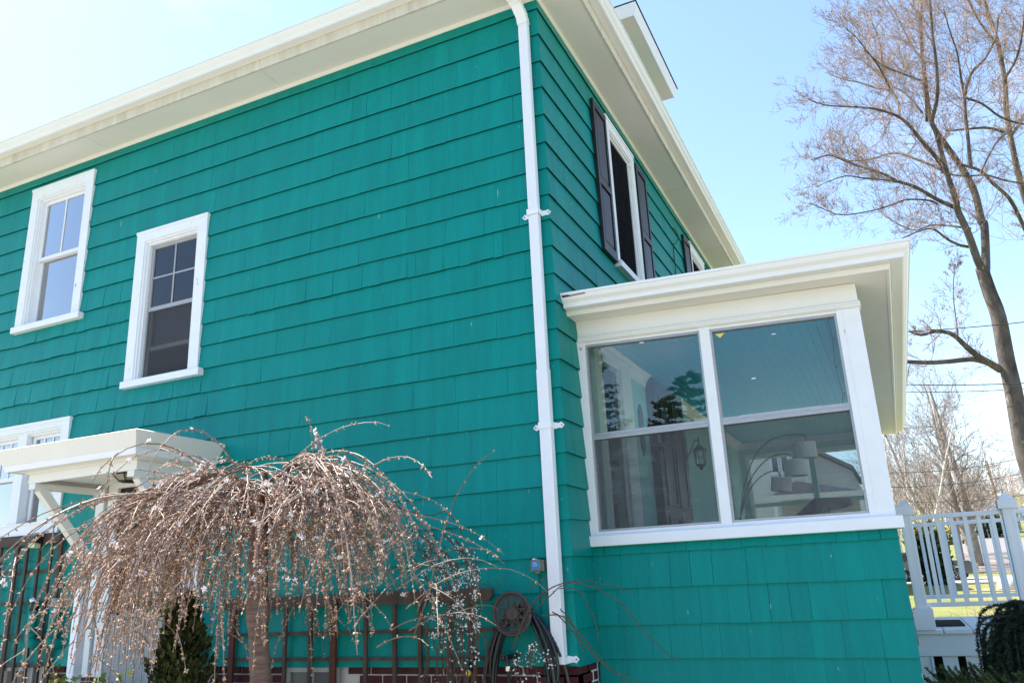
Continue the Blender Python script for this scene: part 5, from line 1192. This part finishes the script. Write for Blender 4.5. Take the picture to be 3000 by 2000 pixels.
# a few long whips that sweep out past the dome
for k in range(14):
    a = math.radians(rc.choice((195, 210, 230, 250, 330, 345)) + rc.uniform(-12, 12)); e = Vector((math.cos(a), math.sin(a), 0))
    r_s = rc.uniform(.4, .8)*(.95 if e.x < 0 else .6); p = Vector((-1.62, -1.3, 0))+e*r_s; p.z = dome(p.x, p.y)-.06; p.y = min(p.y, -.2)
    whip(p, e+Vector((0, 0, rc.uniform(.0, .25))), rc.uniform(1.0, 1.7), rc.uniform(.004, .0062), rc.uniform(.15, .24), .8, 26, .01, 1, .4)
# and some that rise from the top and arch over
for k in range(24):
    a = rc.uniform(.55*PI, 1.6*PI); p = Vector((-1.62, -1.3, 2.36))+Vector((math.cos(a)*rc.uniform(.05, .6), math.sin(a)*rc.uniform(.05, .4), rc.uniform(-.05, .04)))
    whip(p, Vector((math.cos(a)*.8, math.sin(a)*.6, rc.uniform(.2, .6))), rc.uniform(.5, 1.0), rc.uniform(.0035, .006), rc.uniform(.34, .46), 1.0, 26, .06, 1, .4)
# spire with blossom
sp0 = at(1, -1.22, 965, 1420); sp1 = at(1, -1.22, 926, 1262)
pts = [sp0.lerp(sp1, i/6)+rvec(rc)*.006 for i in range(7)]; pts.insert(0, Vector((sp0.x-.12, -1.25, sp0.z-.25)))
TW.tube(pts, [.017-.0012*i for i in range(8)], 6); buds_along(pts[1:], 110, .45)
# suckers among the lower right with pale bare stems
for k in range(16):
    p = Vector((rc.uniform(-1.2, -.55), rc.uniform(-1.3, -.7), rc.uniform(1.3, 1.7))); whip(p, Vector((rc.uniform(-.2, .7), rc.uniform(-.4, .2), .3)), rc.uniform(.5, 1.0), .0048, .22, .7, 10, .02, 1, .4)
build(TW, 'twigs', CTWIG, ch, kind='stuff', fix=False, smooth=True); build(BD, 'buds', CBUD, ch, kind='stuff', fix=False); build(BL_, 'blossoms', PETAL, ch, kind='stuff', fix=False)
print('cherry', len(TW.v), len(BD.v), len(BL_.v))
# ---- flowering shrub by the hose, with long arching stems
fs = empty('flowering_shrub', (-.45, -.35, 0), 'twiggy shrub with tiny white flowers around the hose hanger and arching brown stems', 'shrub')
TW = MB(); BD = MB(); BL_ = MB(); ST = mat('brown_shrub_stems', (.085, .05, .035), .7, .3)
def spray(path, r, dens, white, y=None):
    pts = smooth_path(path, 4); pts = [p+rvec(rc)*.006 for p in pts]; TW.tube(pts, [r*(1-.7*i/(len(pts)-1))+.0008 for i in range(len(pts))], 4, cap=False)
    for i in range(1, len(pts)):
        for _ in range(int(dens*(pts[i]-pts[i-1]).length+rc.random())):
            c = pts[i]+rvec(rc)*.008
            if rc.random() < white:
                for _k in range(rc.randint(2, 4)): blossom(c+rvec(rc)*.02, rvec(rc)+Vector((0, -.6, .2)), rc.uniform(.005, .009))
            else: octa(BD, c, rvec(rc), .003, .011)
A2 = lambda y, *pp: [at(1, y, *p) for p in pp]
spray(A2(-.35, (1500, 1900), (1560, 1770), (1620, 1718), (1690, 1705), (1800, 1750), (1900, 1860), (1985, 1935)), .005, 40, 0)
spray(A2(-.3, (1560, 1790), (1640, 1720), (1700, 1695), (1780, 1712), (1845, 1733)), .004, 40, 0)
spray(A2(-.35, (1590, 1800), (1650, 1805), (1720, 1880), (1780, 1950), (1850, 2010)), .005, 45, 0); spray(A2(-.4, (1620, 1790), (1690, 1860), (1760, 1940), (1900, 2010)), .004, 40, 0)
spray(A2(-.3, (1640, 1725), (1700, 1730), (1745, 1830), (1755, 1890)), .003, 40, 0); spray(A2(-.3, (1640, 1780), (1680, 1830), (1705, 1900), (1710, 1930)), .003, 40, 0); spray(A2(-.3, (1550, 1730), (1590, 1690), (1600, 1720), (1585, 1760)), .003, 30, 0)
spray(A2(-.5, (1150, 1480), (1240, 1510), (1300, 1530), (1350, 1600), (1390, 1700)), .004, 40, 0); spray(A2(-.5, (1240, 1512), (1310, 1505), (1350, 1550), (1400, 1680), (1420, 1740)), .003, 40, 0)
for k in range(26):
    x0 = rc.uniform(1180, 1350); y0 = rc.uniform(1540, 1660); x1 = min(1400, x0+rc.uniform(40, 150)); y1 = y0+rc.uniform(90, 330); yy = rc.uniform(-.62, -.3)
    spray(A2(yy, (x0, y0), ((x0+x1)/2+25, (y0+y1)/2-40), (x1, y1)), .0035, 42, .45)
for k in range(8):
    x0 = rc.uniform(1490, 1590); y0 = rc.uniform(1870, 1940); spray(A2(-.3, (x0-20, y0+60), (x0, y0), (x0+rc.uniform(0, 40), y0+rc.uniform(40, 120))), .0025, 45, .4)
for k in range(26):
    x0 = rc.uniform(1230, 1420); spray(A2(rc.uniform(-.5, -.2), (x0, 2020), (x0+rc.uniform(-25, 25), 1900), (x0+rc.uniform(-50, 40), rc.uniform(1660, 1800))), .004, 20, .12)
for k in range(24):
    p = at(1, -.25, rc.uniform(1410, 1480), rc.uniform(1690, 1730)); d = rvec(rc); 
    BD.add([p, p+d*.03+rvec(rc)*.006, p+d*.045, p+d*.03+rvec(rc)*.006], [(0, 1, 2, 3)])
build(TW, 'stems', ST, fs, kind='stuff', fix=False); build(BD, 'buds', mat('olive_buds', (.06, .055, .02), .7), fs, kind='stuff', fix=False); build(BL_, 'blossoms', PETAL, fs, kind='stuff', fix=False)
# ---- arborvitae before the door
ARB = mat('dark_arborvitae', (.020, .034, .010), .75, .25, tint=.55, col2=(.05, .05, .012), varscale=6)
o = empty('arborvitae', (-2.66, -.9, 0), 'dark green conical arborvitae beneath the cherry branches', 'shrub'); m = MB(); ra = random.Random(3)
for i in range(5200):
    t = ra.random()**.8; z = .1+1.56*t; rad = .47*(1-t)**.62*(.8+.2*math.sin(i)); a = ra.uniform(0, 2*PI); k = ra.random()**.3
    p = Vector((-2.66+math.cos(a)*rad*k, -.9+math.sin(a)*rad*k, z)); up = Vector((math.cos(a)*.5, math.sin(a)*.5, 1))+rvec(ra)*.5; up.normalize(); s = up.cross(rvec(ra)).normalized(); h = ra.uniform(.03, .07); m.tint = ra.random()
    m.add([p, p+up*h*.5+s*h*.28, p+up*h, p+up*h*.5-s*h*.28], [(0, 1, 2, 3)])
build(m, 'foliage', ARB, o, kind='stuff', fix=False); m = MB(); m.tube([(-2.66, -.9, 0), (-2.66, -.9, 1.4)], [.05, .01], 6); build(m, 'trunk', CBARK, o)
# ---- weeping spruce and juniper by the landing
SPR = mat('blue_black_spruce', (.032, .052, .032), .75, .25, tint=.55)
sx, sy = 2.86, 1.9
o = empty('weeping_spruce', (sx, sy, 0), 'dark weeping spruce with hanging branches before the landing', 'shrub'); m = MB(); nd = MB(); rs = random.Random(8)
top = at(1, sy, 2990, 1765)
m.tube(smooth_path([(sx, sy, 0), (sx, sy, .7), (sx-.02, sy, 1.2), (top.x, sy, top.z)]), .03, 8)
def needles(pts, n, L):
    for i in range(len(pts)-1):
        seg = pts[i+1]-pts[i]
        for k in range(n):
            c = pts[i]+seg*rs.random(); d = (seg.normalized()*.7+rvec(rs)).normalized()*L*rs.uniform(.6, 1.1); s = d.cross(rvec(rs)).normalized()*.0036; nd.tint = rs.random(); nd.add([c-s, c+s, c+d], [(0, 1, 2)])
for k in range(210):
    a = rs.uniform(0, 2*PI); z0 = rs.uniform(.75, top.z-.03); R_ = rs.uniform(.12, .34); p = Vector((sx+.0, sy, z0)); e = Vector((math.cos(a), math.sin(a)*.8, 0))
    P = smooth_path([p, p+e*R_*.5+Vector((0, 0, .05)), p+e*R_+Vector((0, 0, -.03)), p+e*(R_+.03)+Vector((0, 0, -.3)), p+e*R_+Vector((rs.uniform(-.04, .04), 0, -rs.uniform(.45, .7)))], 4); m.tube(P, .005, 4, cap=False); needles(P, 64, .032)
for x, y in ((2870, 1810), (2865, 1830), (2860, 1905), (2980, 1765)):
    q = at(1, sy-.1, x, y); p = Vector((sx, sy-.05, q.z-.02)); P = smooth_path([p, p.lerp(q, .5)+Vector((0, 0, .02)), q], 6); m.tube(P, .006, 5, cap=False); needles(P, 24, .02)
build(m, 'branches', BROWN, o, kind='stuff', fix=False); build(nd, 'needles', SPR, o, kind='stuff', fix=False)
JUN = mat('green_juniper', (.085, .115, .040), .75, .25, tint=.5)
o = empty('juniper', (2.55, 1.75, 0), 'feathery green juniper tips along the bottom edge before the skirt boards', 'shrub'); nd = MB(); m = MB()
for k in range(170):
    x = rs.uniform(2.25, 3.1); p = Vector((x, rs.uniform(1.45, 1.95), .55)); d = Vector((rs.uniform(-.9, .1), rs.uniform(-.3, .1), 1)).normalized(); Lj = rs.uniform(.2, .40); P = smooth_path([p, p+d*Lj*.5, p+d*Lj+Vector((-.05, 0, -.02))], 4); m.tube(P, .004, 4, cap=False); needles(P, 60, .026)
build(m, 'branches', CBARK, o, kind='stuff', fix=False); build(nd, 'foliage', JUN, o, kind='stuff', fix=False)
# ---- bright green plants at the bottom left
GRN = mat('fresh_green_leaves', (.13, .19, .03), .6, .3, tint=.4)
for px, py, y, lab in ((330, 1985, -1.3, 'bright green leafy plant at the bottom edge under the cherry'), (170, 1990, -1.0, 'pale green sprouting plant at the bottom left corner')):
    g = at(1, y, px, py); o = empty('leafy_plant', (g.x, g.y, 0), lab, 'plant', 'green plants under the cherry'); m = MB(); st = MB(); ra = random.Random(px)
    for k in range(16):
        q = Vector((g.x+ra.gauss(0, .07), g.y+ra.gauss(0, .06), g.z-.06+ra.gauss(0, .035))); st.tube([(g.x, g.y, 0), (g.x*.5+q.x*.5, g.y*.5+q.y*.5, q.z*.6), q], .004, 4, cap=False)
        for _ in range(3):
            d = (rvec(ra)+Vector((0, -.3, .5))).normalized()*ra.uniform(.04, .07); s = d.cross(rvec(ra)).normalized()*.018; m.tint = ra.random(); c = q+rvec(ra)*.02; m.add([c, c+d*.5+s, c+d, c+d*.5-s], [(0, 1, 2, 3)])
    build(st, 'stems', GRN, o); build(m, 'leaves', GRN, o, kind='stuff', fix=False)
